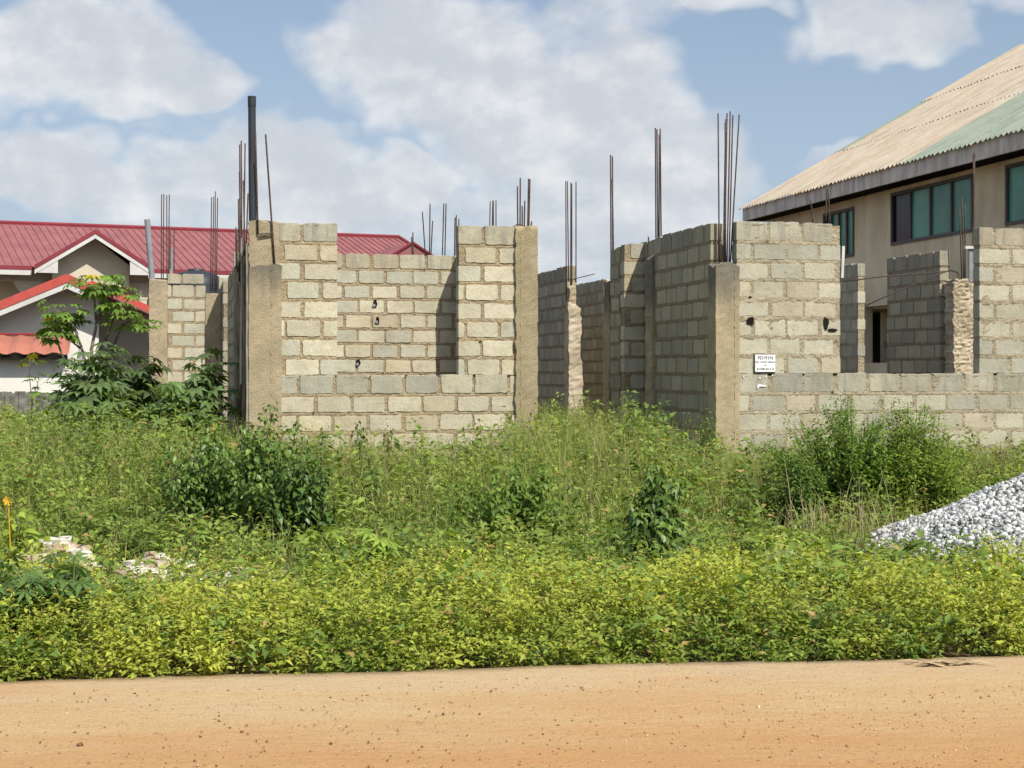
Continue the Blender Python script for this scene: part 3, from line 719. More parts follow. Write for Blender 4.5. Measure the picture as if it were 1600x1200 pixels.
FB = Frame(G(104, 37), 37.0, math.atan(.3))
HB = thing('white_gable_house', 'low white house with a bright red trimmed gable in front of the long red roof', 'house', FB(0, 3, 0))
FRAME = FB
bz = FB.z(431, 0, -.8)
lu, ru = -3.9, 4.2
sl = .44
def pitched(mb, gm_, zt, lu_, ru_, v0, v1, thick=.05):
    for uu in (lu_, ru_):
        z0_ = zt-abs(uu-gm_)*sl
        mb.hexa([FB(gm_, v0, zt-thick), FB(uu, v0, z0_-thick), FB(uu, v1, z0_-thick), FB(gm_, v1, zt-thick), FB(gm_, v0, zt), FB(uu, v0, z0_), FB(uu, v1, z0_), FB(gm_, v1, zt)])
mb = MB(); pitched(mb, 0, bz, lu, ru, -.8, 6.0); pitched(mb, .62, bz-.12, -1.0, ru+1.2, .9, 6.0); mb.build('roof', M['red'], HB)
mb = MB()
for (g_, zt, l_, r_, v_) in ((0, bz, lu, .45, -.8), (.62, bz-.06, .2, ru+1.2, .9)):
    rake(mb, (l_, zt-abs(l_-g_)*sl), (g_, zt), v_-.04, v_+.0, -.16, .05); rake(mb, (g_, zt), (r_, zt-abs(r_-g_)*sl), v_-.04, v_+.0, -.16, .05)
mb.build('roof_trim', simple('bright_red_trim', (.52, .09, .07), .5, .3, .12), HB)
mb = MB()
for (g_, zt, l_, r_, v_) in ((0, bz, lu, .45, -.8), (.62, bz-.06, .2, ru+1.2, .9)):
    rake(mb, (l_, zt-abs(l_-g_)*sl), (g_, zt), v_-.02, v_+.02, -.30, -.165); rake(mb, (g_, zt), (r_, zt-abs(r_-g_)*sl), v_-.02, v_+.02, -.30, -.165)
mb.build('fascia', M['white'], HB)
mb = MB()
mb.hexa([FB(lu+.5, 0, -.3), FB(.75, 0, -.3), FB(.75, .2, -.3), FB(lu+.5, .2, -.3), FB(lu+.5, 0, bz+(lu+.5)*sl-.07), FB(0, 0, bz-.07), FB(0, .2, bz-.07), FB(lu+.5, .2, bz+(lu+.5)*sl-.07)])
mb.add([FB(0, 0.0, bz-.07), FB(.75, 0, -.3), FB(.75, 0, bz-.75*sl-.07)], [(0, 1, 2)])
mb.box(.55, .75, .2, 1.7, -.3, bz-.42, fr=FB)
mb.add([FB(.75, 1.7, -.3), FB(ru+.8, 1.7, -.3), FB(ru+.8, 1.7, bz-.2-(ru+.2)*sl), FB(.75, 1.7, bz-.25)], [(0, 1, 2, 3)])
mb.build('wall', M['grey_w'], HB)
# low shed with orange sheet roof + rubble wall
FC = Frame(G(50, 31), 31.0, math.atan(.2))
SH = thing('shed', 'low white shed with a faded orange sheet roof at the left edge', 'shed', FC(-1, 0, 0))
s0u, s1u = -4.0, FC.u(110, 0); zsr = FC.z(552, 0, -.5)
mb = MB(); vs = []; n_ = 60
for i in range(n_+1):
    u = s0u+(s1u-s0u)*i/n_; w_ = .025*math.sin(u*2*math.pi/.37)
    for (v, z) in ((-.35, zsr), (.0, zsr+.19), (.6, zsr+.37)): vs.append(FC(u, v, z+w_))
mb.add(vs, [(3*i+k, 3*i+3+k, 3*i+4+k, 3*i+1+k) for i in range(n_) for k in (0, 1)])
mb.build('roof', M['orange'], SH)
mb = MB(); mb.tube([FC(s0u, .6, zsr+.4), FC(s1u, .6, zsr+.4)], .03, 6); mb.build('ridge_cap', M['redtrim'], SH)
mb = MB(); mb.box(s0u, s1u+.15, 0, .2, -.2, zsr+.08, fr=FC); mb.box(s1u-.05, s1u+.15, .2, 2, -.2, zsr+.08, fr=FC); mb.build('wall', M['grey_w'], SH)
mb = MB(); mb.box(s0u, s1u-.05, -.3, -.03, zsr-.12, zsr-.04, fr=FC); mb.build('soffit_shade', M['dark'], SH)  # near-black strip painting the shadow below the sheet roof
mb = MB(); nn = 60
for i in range(nn):
    u = -4+5.0*i/nn
    mb.box(u, u+5.0/nn+.004*(i % 2), -2.2+random.uniform(-.02, .02), -1.9, -.2, FC.z(613, 0, -2)+random.uniform(-.02, .02), fr=FC)
mb.build('low_wall', M['water'], None, label='low rough grey wall in front of the white shed', cat='wall')
# water tank
TK = thing('water_tank', 'black domed plastic water tank showing over the far left wall', 'water tank', (G(306, 37), 37, 0))
def lathe(mb, c, prof, sides=32):
    vs = []
    for (r, z) in prof:
        for k in range(sides): t = 2*math.pi*k/sides; vs.append((c[0]+r*math.cos(t), c[1]+r*math.sin(t), z))
    mb.add(vs, [(i*sides+k, i*sides+(k+1) % sides, (i+1)*sides+(k+1) % sides, (i+1)*sides+k) for i in range(len(prof)-1) for k in range(sides)]+[tuple(range((len(prof)-1)*sides, len(prof)*sides))])
zt = ZY(424, 37); c = (G(306, 37), 37)
mb = MB(); lathe(mb, c, [(.55, zt-1.5), (.66, zt-1.45), (.66, zt-1.0), (.69, zt-.97), (.66, zt-.9), (.66, zt-.35), (.60, zt-.15), (.4, zt-.03), (.2, zt)]); mb.build('body', M['pvc_b'], TK, smooth=True)
mb = MB(); lathe(mb, c, [(.19, zt-.02), (.2, zt+.04), (.15, zt+.06)]); mb.build('lid', M['pvc_b'], TK, smooth=True)
for sx in (-1, 1):
    for sy in (-1, 1):
        mb = MB(); mb.tube([(c[0]+sx*.45, c[1]+sy*.45, -.1), (c[0]+sx*.45, c[1]+sy*.45, zt-1.5)], .05, 6); mb.build('leg', M['rust'], TK)

# ------------------------------------------------------------------ ground and road
mb = MB(); mb.add([(-600, -60, -.03), (600, -60, -.03), (600, 1500, -.03), (-600, 1500, -.03)], [(0, 1, 2, 3)])
mb.build('ground', M['soil'], None, kind='structure')
def edgeY(x): return 7.98+.135*x+.035*mn.noise(Vector((x*.9, 0, 0)))+.022*mn.noise(Vector((x*3.3, 5, 0)))+.012*mn.noise(Vector((x*14, 9, 0)))
xs = np.concatenate([np.linspace(-60, -5, 30)[:-1], np.linspace(-5, 5, 500), np.linspace(5, 60, 30)[1:]])
ts = np.concatenate([np.linspace(0, .06, 5)[:-1], np.linspace(.06, .35, 26)[:-1], np.linspace(.35, 1, 8)])
V_ = []; 
for x in xs:
    ye = edgeY(float(x)); ynear = -6+.135*float(x)
    V_.append((x, ye+.015, -.04))
    for t in ts:
        y = ye+(ynear-ye)*float(t)
        z = .05+.012*mn.noise(Vector((x*.7, y*2.2, 0)))+.004*mn.noise(Vector((x*6, y*9, 3)))+.014*math.exp(-((t-.015)/.012)**2)
        if t == 0: z -= .012
        V_.append((x, y, z))
k = len(ts)+1; Fq = [(i*k+j, i*k+j+1, (i+1)*k+j+1, (i+1)*k+j) for i in range(len(xs)-1) for j in range(k-1)]
np_mesh('road', np.array(V_), np.array(Fq)[:, ::-1], M['road'], None, smooth=True, kind='structure')

def stones(cent, size, cols, name, mat=None, flat=.7, **kw):
    n_ = len(cent)
    base = np.array([(-1, -1, -1), (1, -1, -1), (1, 1, -1), (-1, 1, -1), (-1, -1, 1), (1, -1, 1), (1, 1, 1), (-1, 1, 1)], float)*.5
    V = base[None]*(1+rng.uniform(-.42, .30, (n_, 8, 3)))
    V *= rng.uniform(.65, 1.2, (n_, 1, 3))*np.array([1, 1, flat])
    a = rng.uniform(0, 6.283, n_); b = rng.normal(0, .5, n_); ca, sa, cb, sb = np.cos(a), np.sin(a), np.cos(b), np.sin(b)
    x, y, z = V[..., 0], V[..., 1], V[..., 2]
    x, z = x*cb[:, None]-z*sb[:, None], x*sb[:, None]+z*cb[:, None]
    x, y = x*ca[:, None]-y*sa[:, None], x*sa[:, None]+y*ca[:, None]
    V = np.stack([x, y, z], -1)*size[:, None, None]+cent[:, None, :]
    f = np.array([(3, 2, 1, 0), (4, 5, 6, 7), (0, 1, 5, 4), (1, 2, 6, 5), (2, 3, 7, 6), (3, 0, 4, 7)])
    Fq = (f[None]+(np.arange(n_)*8)[:, None, None]).reshape(-1, 4)
    C = np.repeat(cols, 8, 0)
    return np_mesh(name, V.reshape(-1, 3), Fq, mat or M['stone'], C, **kw)
n_ = 9000; px_ = rng.uniform(-4.5, 4.5, n_); ty = rng.random(n_)**.8
py_ = np.array([edgeY(float(x))-.02 for x in px_])-ty*3.2
sz = .003+.008*rng.random(n_)**5; sz[:14] = rng.uniform(.012, .02, 14)
cc = np.array([(.50, .29, .14), (.26, .14, .08), (.66, .48, .30), (.58, .36, .18)])[rng.integers(0, 4, n_)]*rng.uniform(.7, 1.2, (n_, 1))
stones(np.stack([px_, py_, np.full(n_, .054)], 1), sz, cc, 'pebbles', kind='stuff', label='small pebbles and grit scattered over the dirt road', cat='pebbles')
# flattened dry scrap on the road edge
FROND = True
# gravel pile
gcx, gcy, gH, gs = 5.05, 12.3, 1.10, .44
def gz_(x, y): return gH-gs*math.hypot(x-gcx, (y-gcy)*1.05)+.05*mn.noise(Vector((x*1.6, y*1.6, 0)))+.03*mn.noise(Vector((x*4, y*4, 2)))
n_ = 56000; r = 2.95*np.sqrt(rng.random(n_)); a = rng.uniform(0, 6.283, n_)
gx, gy = gcx+r*np.cos(a), gcy+r*np.sin(a)
keep = gy < gcy+.7; gx, gy = gx[keep], gy[keep]
gzz = np.array([gz_(float(x), float(y)) for x, y in zip(gx, gy)])+rng.uniform(-.012, .014, len(gx))
k_ = (gzz > -.03) | (rng.random(len(gx)) < .12); gx, gy, gzz = gx[k_], gy[k_], np.maximum(gzz[k_], -.01)
cc = np.array([(.64, .63, .60), (.78, .77, .74), (.46, .46, .45), (.70, .69, .66)])[rng.integers(0, 4, len(gx))]*rng.uniform(.75, 1.15, (len(gx), 1))
GP = thing('gravel_pile', 'grey white heap of crushed stone among the weeds at the right edge', 'gravel pile', (gcx, gcy, 0))
stones(np.stack([gx, gy, gzz], 1), .012+.036*rng.random(len(gx))**1.8, cc, 'loose_stones', flat=.8, parent=GP, kind='stuff')
mb = MB(); vs = []; nr_, na = 18, 60
for i in range(nr_+1):
    for j in range(na):
        rr = 2.8*i/nr_; t = 2*math.pi*j/na; x, y = gcx+rr*math.cos(t), gcy+rr*math.sin(t); vs.append((x, y, max(-.05, gz_(x, y)-.015)))
mb.add(vs, [(i*na+j, i*na+(j+1) % na, (i+1)*na+(j+1) % na, (i+1)*na+j) for i in range(nr_) for j in range(na)])
mb.build('core', simple('gravel_core', (.32, .32, .32), .95, .1, .4, 30), GP, smooth=True)

# rubble heaps
def rubble(x0, x1, y, n_, top, label, seed):
    R = random.Random(seed); mb = MB()
    for i in range(n_):
        t = R.random(); x = x0+(x1-x0)*t; yy = y+R.uniform(-.5, .4); s = R.uniform(.02, .06) if i > 3 else R.uniform(.06, .09)
        z = top*math.sin(math.pi*min(.97, max(.05, t)))**.5*R.uniform(.3, 1)*(1-abs(yy-y)*.8)
        if i < 5: z = top*.55
        ps = []; rot = R.uniform(0, 3.14)
        for (a, b, c_) in ((-1, -1, -1), (1, -1, -1), (1, 1, -1), (-1, 1, -1), (-1, -1, 1), (1, -1, 1), (1, 1, 1), (-1, 1, 1)):
            a, b, c_ = a*R.uniform(.5, 1)*1.3, b*R.uniform(.5, 1), c_*R.uniform(.4, .8)*.6
            ps.append((x+(a*math.cos(rot)-b*math.sin(rot))*s, yy+(a*math.sin(rot)+b*math.cos(rot))*s, z+c_*s))
        g = R.random(); col = (.80, .75, .64) if g < .6 else ((.50, .42, .31) if g < .88 else (.52, .36, .28))
        mb.hexa(ps, 0, (*col, 1))
    return mb.build('rubble_heap', M['stone'], None, label=label, cat='rubble')
rubble(G(30, 11.4), G(140, 11.4), 11.4, 380, .36, 'whitish heap of broken concrete at the left, its biggest slab on top', 1)
rubble(G(198, 11.3), G(285, 11.3), 11.1, 220, .27, 'smaller pale rubble spill right of the whitish heap', 2)
rubble(G(265, 11.0), G(480, 11.0), 11.0, 220, .17, 'thin scatter of pale stone bits behind the low yellow green plants', 3)

# ------------------------------------------------------------------ foliage machinery
def nrm(a): return a/np.maximum(1e-9, np.linalg.norm(a, axis=-1, keepdims=True))
def leaf_mesh(name, P, D, Nn, L, Wd, C, mat, droop=.15, **kw):
    """folded leaf of five points per entry"""
    x = nrm(D); y = nrm(np.cross(Nn, x)); z = np.cross(x, y); L = L[:, None]; Wd = Wd[:, None]
    dr = droop if np.isscalar(droop) else droop[:, None]
    V = np.stack([P, P+x*L*.42+y*Wd*.5+z*Wd*.16, P+x*L-z*L*dr, P+x*L*.42-y*Wd*.5+z*Wd*.16, P+x*L*.5-z*Wd*.02], 1)
    n_ = len(P); f = np.array([(0, 1, 2, 4), (0, 4, 2, 3)])
    Fq = (f[None]+(np.arange(n_)*5)[:, None, None]).reshape(-1, 4)
    Cc = np.repeat(C[:, None, :], 5, 1); Cc[:, 0] *= .75; Cc[:, 4] *= 1.12
    return np_mesh(name, V.reshape(-1, 3), Fq, mat, Cc.reshape(-1, 3), **kw)
def blades(name, B, H, lean, az, wd, C, mat, tip=None, **kw):
    """grass blades: curved tapering strips"""
    n_ = len(B); K = 4; ts = np.linspace(0, 1, K+1)
    d = np.stack([np.cos(az), np.sin(az), np.zeros(n_)], 1); fa = az+np.pi/2+rng.normal(0, .5, n_); s = np.stack([np.cos(fa), np.sin(fa), np.zeros(n_)], 1)
    V = []; Cs = []
    if tip is None: tip = C*1.15
    for t in ts:
        c = B+d*(lean*H*t**2)[:, None]+np.array([0, 0, 1])*(H*(t-.28*lean*t**2))[:, None]
        w = (wd*(1-t)**.6*.5+.0004)[:, None]
        V += [c-s*w, c+s*w]; cc = C*(1-t)*.85+tip*t; Cs += [cc, cc]
    V = np.stack(V, 1); Cs = np.stack(Cs, 1)
    f = np.array([(2*i, 2*i+1, 2*i+3, 2*i+2) for i in range(K)]); m_ = 2*(K+1)
    Fq = (f[None]+(np.arange(n_)*m_)[:, None, None]).reshape(-1, 4)
    return np_mesh(name, V.reshape(-1, 3), Fq, mat, Cs.reshape(-1, 3), **kw)
def stem_tubes(name, PT, r0, r1, col, parent=None, mat=None, **kw):
    """PT (N,K,3) polylines -> triangular tubes"""
    n_, K, _ = PT.shape; rad = np.linspace(1, 0, K)[None, :]*(r0-r1)[:, None]+r1[:, None]
    V = []
    for k in range(3):
        t = 2*np.pi*k/3; V.append(PT+np.stack([np.cos(t)*rad, np.sin(t)*rad, np.zeros_like(rad)], -1))
    V = np.stack(V, 2).reshape(n_, K*3, 3)
    f = np.array([(3*i+k, 3*i+(k+1) % 3, 3*i+3+(k+1) % 3, 3*i+3+k) for i in range(K-1) for k in range(3)])
    Fq = (f[None]+(np.arange(n_)*K*3)[:, None, None]).reshape(-1, 4)
    C = np.repeat(col[:, None, :], K*3, 1).reshape(-1, 3)
    return np_mesh(name, V.reshape(-1, 3), Fq, mat or M['stem'], C, parent=parent, **kw)
def curve_pts(base, top, K, out=.0):
    t = np.linspace(0, 1, K)[None, :, None]; b = base[:, None, :]; e = top[:, None, :]
    hor = (e-b)*np.array([1, 1, 0]); ver = (e-b)*np.array([0, 0, 1])
    return b+hor*(t**(1+out))+ver*(t**.85)
def sample(PT, s):
    n_, K, _ = PT.shape; f = s*(K-1); i = np.clip(f.astype(int), 0, K-2); fr = (f-i)[..., None]
    idx = np.arange(n_)[:, None]
    return PT[idx, i]*(1-fr)+PT[idx, i+1]*fr
def shrub(label, x, y, H, R, ns, nl, ll, lw, col, col2=None, name='shrub', cat='shrub', droop=.25, hang=-.35, smin=.15, pet=.04, mat='leaf', group=None, up=.15, flat=1.0, top_light=.25, seed=0, spike=.25):
    g = np.random.default_rng(seed+1); root = thing(name, label, cat, (x, y, -.03), group)
    a = g.uniform(0, 6.283, ns); rr = R*np.sqrt(g.random(ns)); rr[:3] *= .3; h = H*(1-(rr/R)**2*.4)*g.uniform(1-spike*1.5, 1.05, ns); h[:3] = H*np.array([1.0, .94, .9])
    base = np.stack([x+np.cos(a)*rr*.25, y+np.sin(a)*rr*.25*flat, np.full(ns, -.05)], 1)
    top = np.stack([x+np.cos(a)*rr, y+np.sin(a)*rr*flat, h], 1)
    PT = curve_pts(base, top, 7, .4); PT[:, 1:-1] += g.normal(0, .012, (ns, 5, 3))
    stem_tubes('stems', PT, np.full(ns, .007), np.full(ns, .002), np.tile(np.array([(.13, .14, .06)]), (ns, 1)), root)
    s = smin+(1-smin)*np.sort(g.random((ns, nl)), 1)**.85; P = sample(PT, s)
    az = (np.arange(nl)*2.4)[None]+g.uniform(0, 6.28, (ns, 1))+g.normal(0, .4, (ns, nl))
    el = g.normal(hang, .35, (ns, nl)); D = np.stack([np.cos(az)*np.cos(el), np.sin(az)*np.cos(el), np.sin(el)], -1)
    petl = pet*g.uniform(.3, 1.6, (ns, nl, 1))*(1.3-.6*s[..., None])
    P = P+np.stack([np.cos(az), np.sin(az), np.full_like(az, .25)], -1)*petl
    Nn = nrm(np.stack([g.normal(0, .35, az.shape), g.normal(-.15, .35, az.shape), np.ones_like(az)], -1))
    sc = g.uniform(.65, 1.15, az.shape)*(1.12-.5*s**3)
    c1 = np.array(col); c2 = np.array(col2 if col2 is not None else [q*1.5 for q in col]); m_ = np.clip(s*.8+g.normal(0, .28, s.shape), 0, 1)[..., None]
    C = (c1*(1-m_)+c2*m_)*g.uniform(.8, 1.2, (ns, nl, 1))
    leaf_mesh('foliage', P.reshape(-1, 3), D.reshape(-1, 3), Nn.reshape(-1, 3), (ll*sc).ravel(), (lw*sc).ravel(), C.reshape(-1, 3), M[mat], droop, parent=root)
    return root
def palm_leaves(P, axis, Nn, size, C, lobes=7, spread=2.3, wr=.26, g=rng):
    """palmate leaves: lobes fan round the petiole end"""
    x = nrm(axis); z = nrm(Nn-x*np.sum(Nn*x, -1, keepdims=True)); y = np.cross(z, x)
    oP, oD, oN, oL, oW, oC = [], [], [], [], [], []
    for k in range(lobes):
        t = -spread+2*spread*k/(lobes-1); ln = size*(1-.30*abs(t/spread)**1.5)*g.uniform(.9, 1.1, len(P))
        d = x*np.cos(t)+y*np.sin(t)-z*.18; oP.append(P); oD.append(d); oN.append(z); oL.append(ln); oW.append(ln*wr*1.25); oC.append(C*g.uniform(.88, 1.12, (len(P), 1)))
    f = lambda q: np.concatenate(q)
    return f(oP), f(oD), f(oN), f(oL), f(oW), f(oC)
def palmate_plant(label, x, y, H, R, ns, nl, size, col, name='castor_plant', cat='plant', smin=.35, pet=.22, mat='leaf', seed=0, stemr=.012, bark=(.16, .15, .09), lobes=7, wr=.26, group=None, yellow=0.0, spread=2.3, bmin=.3, tilt=.5):
    g = np.random.default_rng(seed+50); root = thing(name, label, cat, (x, y, -.03), group)
    a = g.uniform(0, 6.283, ns); rr = R*np.sqrt(g.random(ns)); h = H*(1-(rr/max(R, .01))**2*.35)*g.uniform(.7, 1.0, ns); h[0] = H
    base = np.stack([x+np.cos(a)*rr*bmin*.6, y+np.sin(a)*rr*bmin*.6, np.full(ns, -.05)], 1); top = np.stack([x+np.cos(a)*rr, y+np.sin(a)*rr, h], 1)
    PT = curve_pts(base, top, 6, .3); PT[:, 1:-1] += g.normal(0, .015, (ns, 4, 3))
    stem_tubes('stems', PT, np.full(ns, stemr), np.full(ns, stemr*.5), np.tile(np.array([bark]), (ns, 1)), root)
    s = smin+(1-smin)*np.sort(g.random((ns, nl)), 1)**.6; Q = sample(PT, s)
    az = (np.arange(nl)*2.4)[None]+g.uniform(0, 6.28, (ns, 1)); el = g.uniform(-.1, .9, az.shape)*(.4+.8*s)
    pd = np.stack([np.cos(az)*np.cos(el), np.sin(az)*np.cos(el), np.sin(el)], -1); P = Q+pd*(pet*g.uniform(.5, 1.15, az.shape))[..., None]
    PP = np.stack([Q, P], 2).reshape(-1, 2, 3); m_ = len(PP)
    stem_tubes('petioles', PP, np.full(m_, .0035), np.full(m_, .0025), np.tile(np.array([(.22, .24, .09)]), (m_, 1)), root)
    ad = pd.copy(); ad[..., 2] = g.uniform(-.55, .1, az.shape)
    Nn = np.stack([np.cos(az)*tilt, np.sin(az)*tilt, np.ones_like(az)], -1)+g.normal(0, .25, az.shape+(3,))
    C = np.array(col)*g.uniform(.7, 1.35, (ns, nl, 1)); yl = g.random((ns, nl)) < yellow; C[yl] = (.62, .48, .05)
    o = palm_leaves(P.reshape(-1, 3), ad.reshape(-1, 3), Nn.reshape(-1, 3), size*g.uniform(.65, 1.15, ns*nl), C.reshape(-1, 3), lobes, spread, wr, g)
    leaf_mesh('foliage', *o[:5], o[5], M[mat], .12, parent=root)
    return root

g = np.random.default_rng(88); n_ = 34; t_ = g.uniform(-.5, .5, n_); X0, Y0_ = G(1478, 8.0), 7.98
P_ = np.stack([X0+t_*.34, Y0_+.135*t_*.34+g.normal(0, .02, n_), .062+g.uniform(0, .022, n_)], 1); az_ = g.normal(0, .35, n_)+np.where(g.random(n_) < .4, math.pi, 0)
leaf_mesh('dry_frond', P_, np.stack([np.cos(az_), np.sin(az_), g.normal(0, .06, n_)], 1), np.tile(np.array([(0., -.2, 1.)]), (n_, 1)), g.uniform(.06, .16, n_), g.uniform(.008, .03, n_), np.array([(.52, .38, .22)])*g.uniform(.45, 1.15, (n_, 1)), M['stem'], .05, label='flattened dry brown frond lying on the road near its right verge', cat='leaf litter')
# ---------------- low leafy ground cover along the road
def fbm(x, y, s): return np.array([mn.noise(Vector((float(a)*s, float(b)*s, 4.2)))*.65+mn.noise(Vector((float(a)*s*2.7, float(b)*s*2.7, 8.2)))*.35 for a, b in zip(x, y)])
def in_pile(x, y): return np.hypot(x-gcx, (y-gcy)*1.05) < 2.15
def cover(name, label, xr, d0, d1, npl, hbase, nl, ll, colA, colB, mat='leaf', seed=3, spreadr=.10, keepfn=None, wide=None, hv=.45):
    g = np.random.default_rng(seed)
    x = g.uniform(xr[0], xr[1], npl); dd = d0+(d1-d0)*g.random(npl)
    y = np.array([7.98+.135*q for q in x])+dd
    if wide: k = np.abs(x) < y*.333+1.3; x, y, dd = x[k], y[k], dd[k]
    if keepfn is not None: k = keepfn(x, y, g); x, y, dd = x[k], y[k], dd[k]
    f = fbm(x, y, .9); f2 = fbm(x, y, 3.0)
    H = hbase(x, y, dd)*(1+hv*f+.5*f2)*g.uniform(.65, 1.15, len(x)); n_ = len(x)
    a = g.uniform(0, 6.28, n_); r = spreadr*g.uniform(.2, 1, n_)
    base = np.stack([x, y, np.full(n_, -.03)], 1); top = np.stack([x+np.cos(a)*r, y+np.sin(a)*r, H], 1)
    PT = curve_pts(base, top, 4, .3)
    s = g.uniform(.12, 1, (n_, nl))**.75; P = sample(PT, s)
    az = g.uniform(0, 6.28, s.shape); el = g.normal(.1, .4, s.shape)
    P = P+np.stack([np.cos(az), np.sin(az), np.zeros_like(az)], -1)*(g.uniform(.0, .045, s.shape))[..., None]
    D = np.stack([np.cos(az)*np.cos(el), np.sin(az)*np.cos(el), np.sin(el)], -1)
    Nn = np.stack([g.normal(0, .4, az.shape), g.normal(-.2, .4, az.shape), np.ones_like(az)], -1)
    sc = g.uniform(.5, 1.2, s.shape)*g.choice([1, 1, 1, 1.5], (n_, 1))
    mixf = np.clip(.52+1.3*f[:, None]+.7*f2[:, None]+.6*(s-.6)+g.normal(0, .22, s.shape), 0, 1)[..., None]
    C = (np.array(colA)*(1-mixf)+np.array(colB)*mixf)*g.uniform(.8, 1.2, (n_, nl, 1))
    br = g.random((n_, nl)) < .035; C[br] = (.42, .30, .10)
    o = leaf_mesh(name, P.reshape(-1, 3), D.reshape(-1, 3), Nn.reshape(-1, 3), (ll*sc).ravel(), (ll*g.uniform(.32, .6, s.shape)*sc).ravel(), C.reshape(-1, 3), M[mat], .18, label=label, cat='ground cover', kind='stuff')
    return x, y, H
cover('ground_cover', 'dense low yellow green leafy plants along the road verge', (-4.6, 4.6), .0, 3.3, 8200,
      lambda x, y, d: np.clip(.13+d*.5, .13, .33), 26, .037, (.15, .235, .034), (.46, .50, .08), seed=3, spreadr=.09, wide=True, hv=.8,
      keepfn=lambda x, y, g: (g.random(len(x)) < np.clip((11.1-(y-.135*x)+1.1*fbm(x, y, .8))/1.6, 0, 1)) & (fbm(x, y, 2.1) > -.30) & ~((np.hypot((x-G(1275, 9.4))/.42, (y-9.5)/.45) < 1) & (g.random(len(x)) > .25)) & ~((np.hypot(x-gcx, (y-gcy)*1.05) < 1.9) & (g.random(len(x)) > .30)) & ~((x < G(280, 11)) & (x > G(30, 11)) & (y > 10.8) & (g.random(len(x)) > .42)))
g = np.random.default_rng(61); n_ = 2600; x = G(1275, 9.4)+g.normal(0, .26, n_); y = 9.5+g.normal(0, .26, n_)
az = g.uniform(0, 6.28, n_); el = g.normal(.15, .5, n_)
leaf_mesh('leaf_litter', np.stack([x, y, g.uniform(-.02, .16, n_)], 1), np.stack([np.cos(az)*np.cos(el), np.sin(az)*np.cos(el), np.sin(el)], 1), np.stack([g.normal(0, .5, n_), g.normal(0, .5, n_), np.ones(n_)], 1),
          g.uniform(.02, .05, n_), g.uniform(.004, .018, n_), np.array([(.46, .38, .22)])*g.uniform(.5, 1.2, (n_, 1)), M['leaf'], .2, label='patch of straw coloured dead leaves showing among the low verge plants', cat='leaf litter', kind='stuff')
# middle weeds and grass
def midmask(x, y, g):
    u = (x*ax + (y-Y0)*ay); v = (-(x)*ay+(y-Y0)*ax)
    inl = (v > -.03) & (v < 13.2) & (u > -3.7) & (u < .6)
    inr = (v > vf-.05) & (u > 2.4)
    heap = (x < G(310, 11.4)) & (x > G(25, 11.4)) & (y > 11.0) & (y < 12.0)
    clr = (np.abs(x-G(1022, 11.7)) < .26) & (y > 10.6) & (y < 12.0)
    clr2 = (np.abs(x-G(410, 13)) < .75) & (y > 12.2) & (y < 13.9)
    return ~clr & ~(clr2 & (g.random(len(x)) > .35)) & ~inl & ~inr & ~in_pile(x, y) & ~(heap & (g.random(len(x)) > .16))
def midH(x, y):
    px = CX+F*x/y
    h = np.interp(px, [0, 200, 330, 450, 560, 700, 780, 850, 1000, 1060, 1130, 1250, 1600], [.86, .86, .80, .74, .70, .68, .78, .98, .98, .72, .62, .60, .56])
    k = np.clip((y-12.4)/4.2, 0, 1); return h*(.34+.66*k*k*(3-2*k))
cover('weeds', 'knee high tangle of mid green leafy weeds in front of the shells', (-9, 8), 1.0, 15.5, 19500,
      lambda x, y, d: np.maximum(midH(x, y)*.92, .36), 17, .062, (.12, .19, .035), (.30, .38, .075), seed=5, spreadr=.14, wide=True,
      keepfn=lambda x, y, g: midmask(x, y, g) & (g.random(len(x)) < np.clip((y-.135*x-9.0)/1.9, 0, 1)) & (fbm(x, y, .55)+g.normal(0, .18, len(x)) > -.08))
g = np.random.default_rng(9); n_ = 120000
x = g.uniform(-11, 9, n_); y = 10.6+g.random(n_)**.9*17
k = (np.abs(x) < y*.333+1.3) & midmask(x, y, g) & (y > 10.9+.135*x); x, y = x[k], y[k]
f = fbm(x, y, .45); k = f+g.normal(0, .22, len(x)) < .22; x, y, f = x[k], y[k], f[k]; n_ = len(x)
H = midH(x, y)*g.uniform(.5, 1.25, n_)*(1+.5*fbm(x, y, 1.6)); dry = np.clip(.42-1.1*f+g.normal(0, .28, n_)+.25*((x > 1.2) & (x < 4)), 0, 1)[:, None]
C = np.array([(.19, .30, .05)])*(1-dry)+np.array([(.46, .46, .17)])*dry; C *= g.uniform(.75, 1.25, (n_, 1))
blades('grass', np.stack([x, y, np.full(n_, -.03)], 1), H, g.uniform(.1, .75, n_), g.uniform(0, 6.28, n_), g.uniform(.004, .010, n_), C, M['grass'], label='tall green and straw coloured grass filling the plot', cat='grass', kind='stuff')
n_ = 5200; x = g.uniform(-4.6, 4.6, n_); y = 7.98+.135*x+.08+g.random(n_)*3.6; f = fbm(x, y, 1.3); k = (np.abs(x) < y*.333+1) & (f+g.normal(0, .15, n_) > .02); x, y = x[k], y[k]; n_ = len(x)
blades('verge_grass', np.stack([x, y, np.full(n_, -.03)], 1), g.uniform(.18, .52, n_)*np.clip(.5+(y-8-.135*x), .5, 1), g.uniform(.1, .9, n_), g.uniform(0, 6.28, n_), g.uniform(.002, .0065, n_), np.array([(.16, .25, .05)])*g.uniform(.6, 1.5, (n_, 1)), M['grass'],
       tip=np.array([(.40, .42, .15)])*g.uniform(.6, 1.2, (n_, 1)), label='loose grass blades sticking out of the low verge plants', cat='grass', kind='stuff')
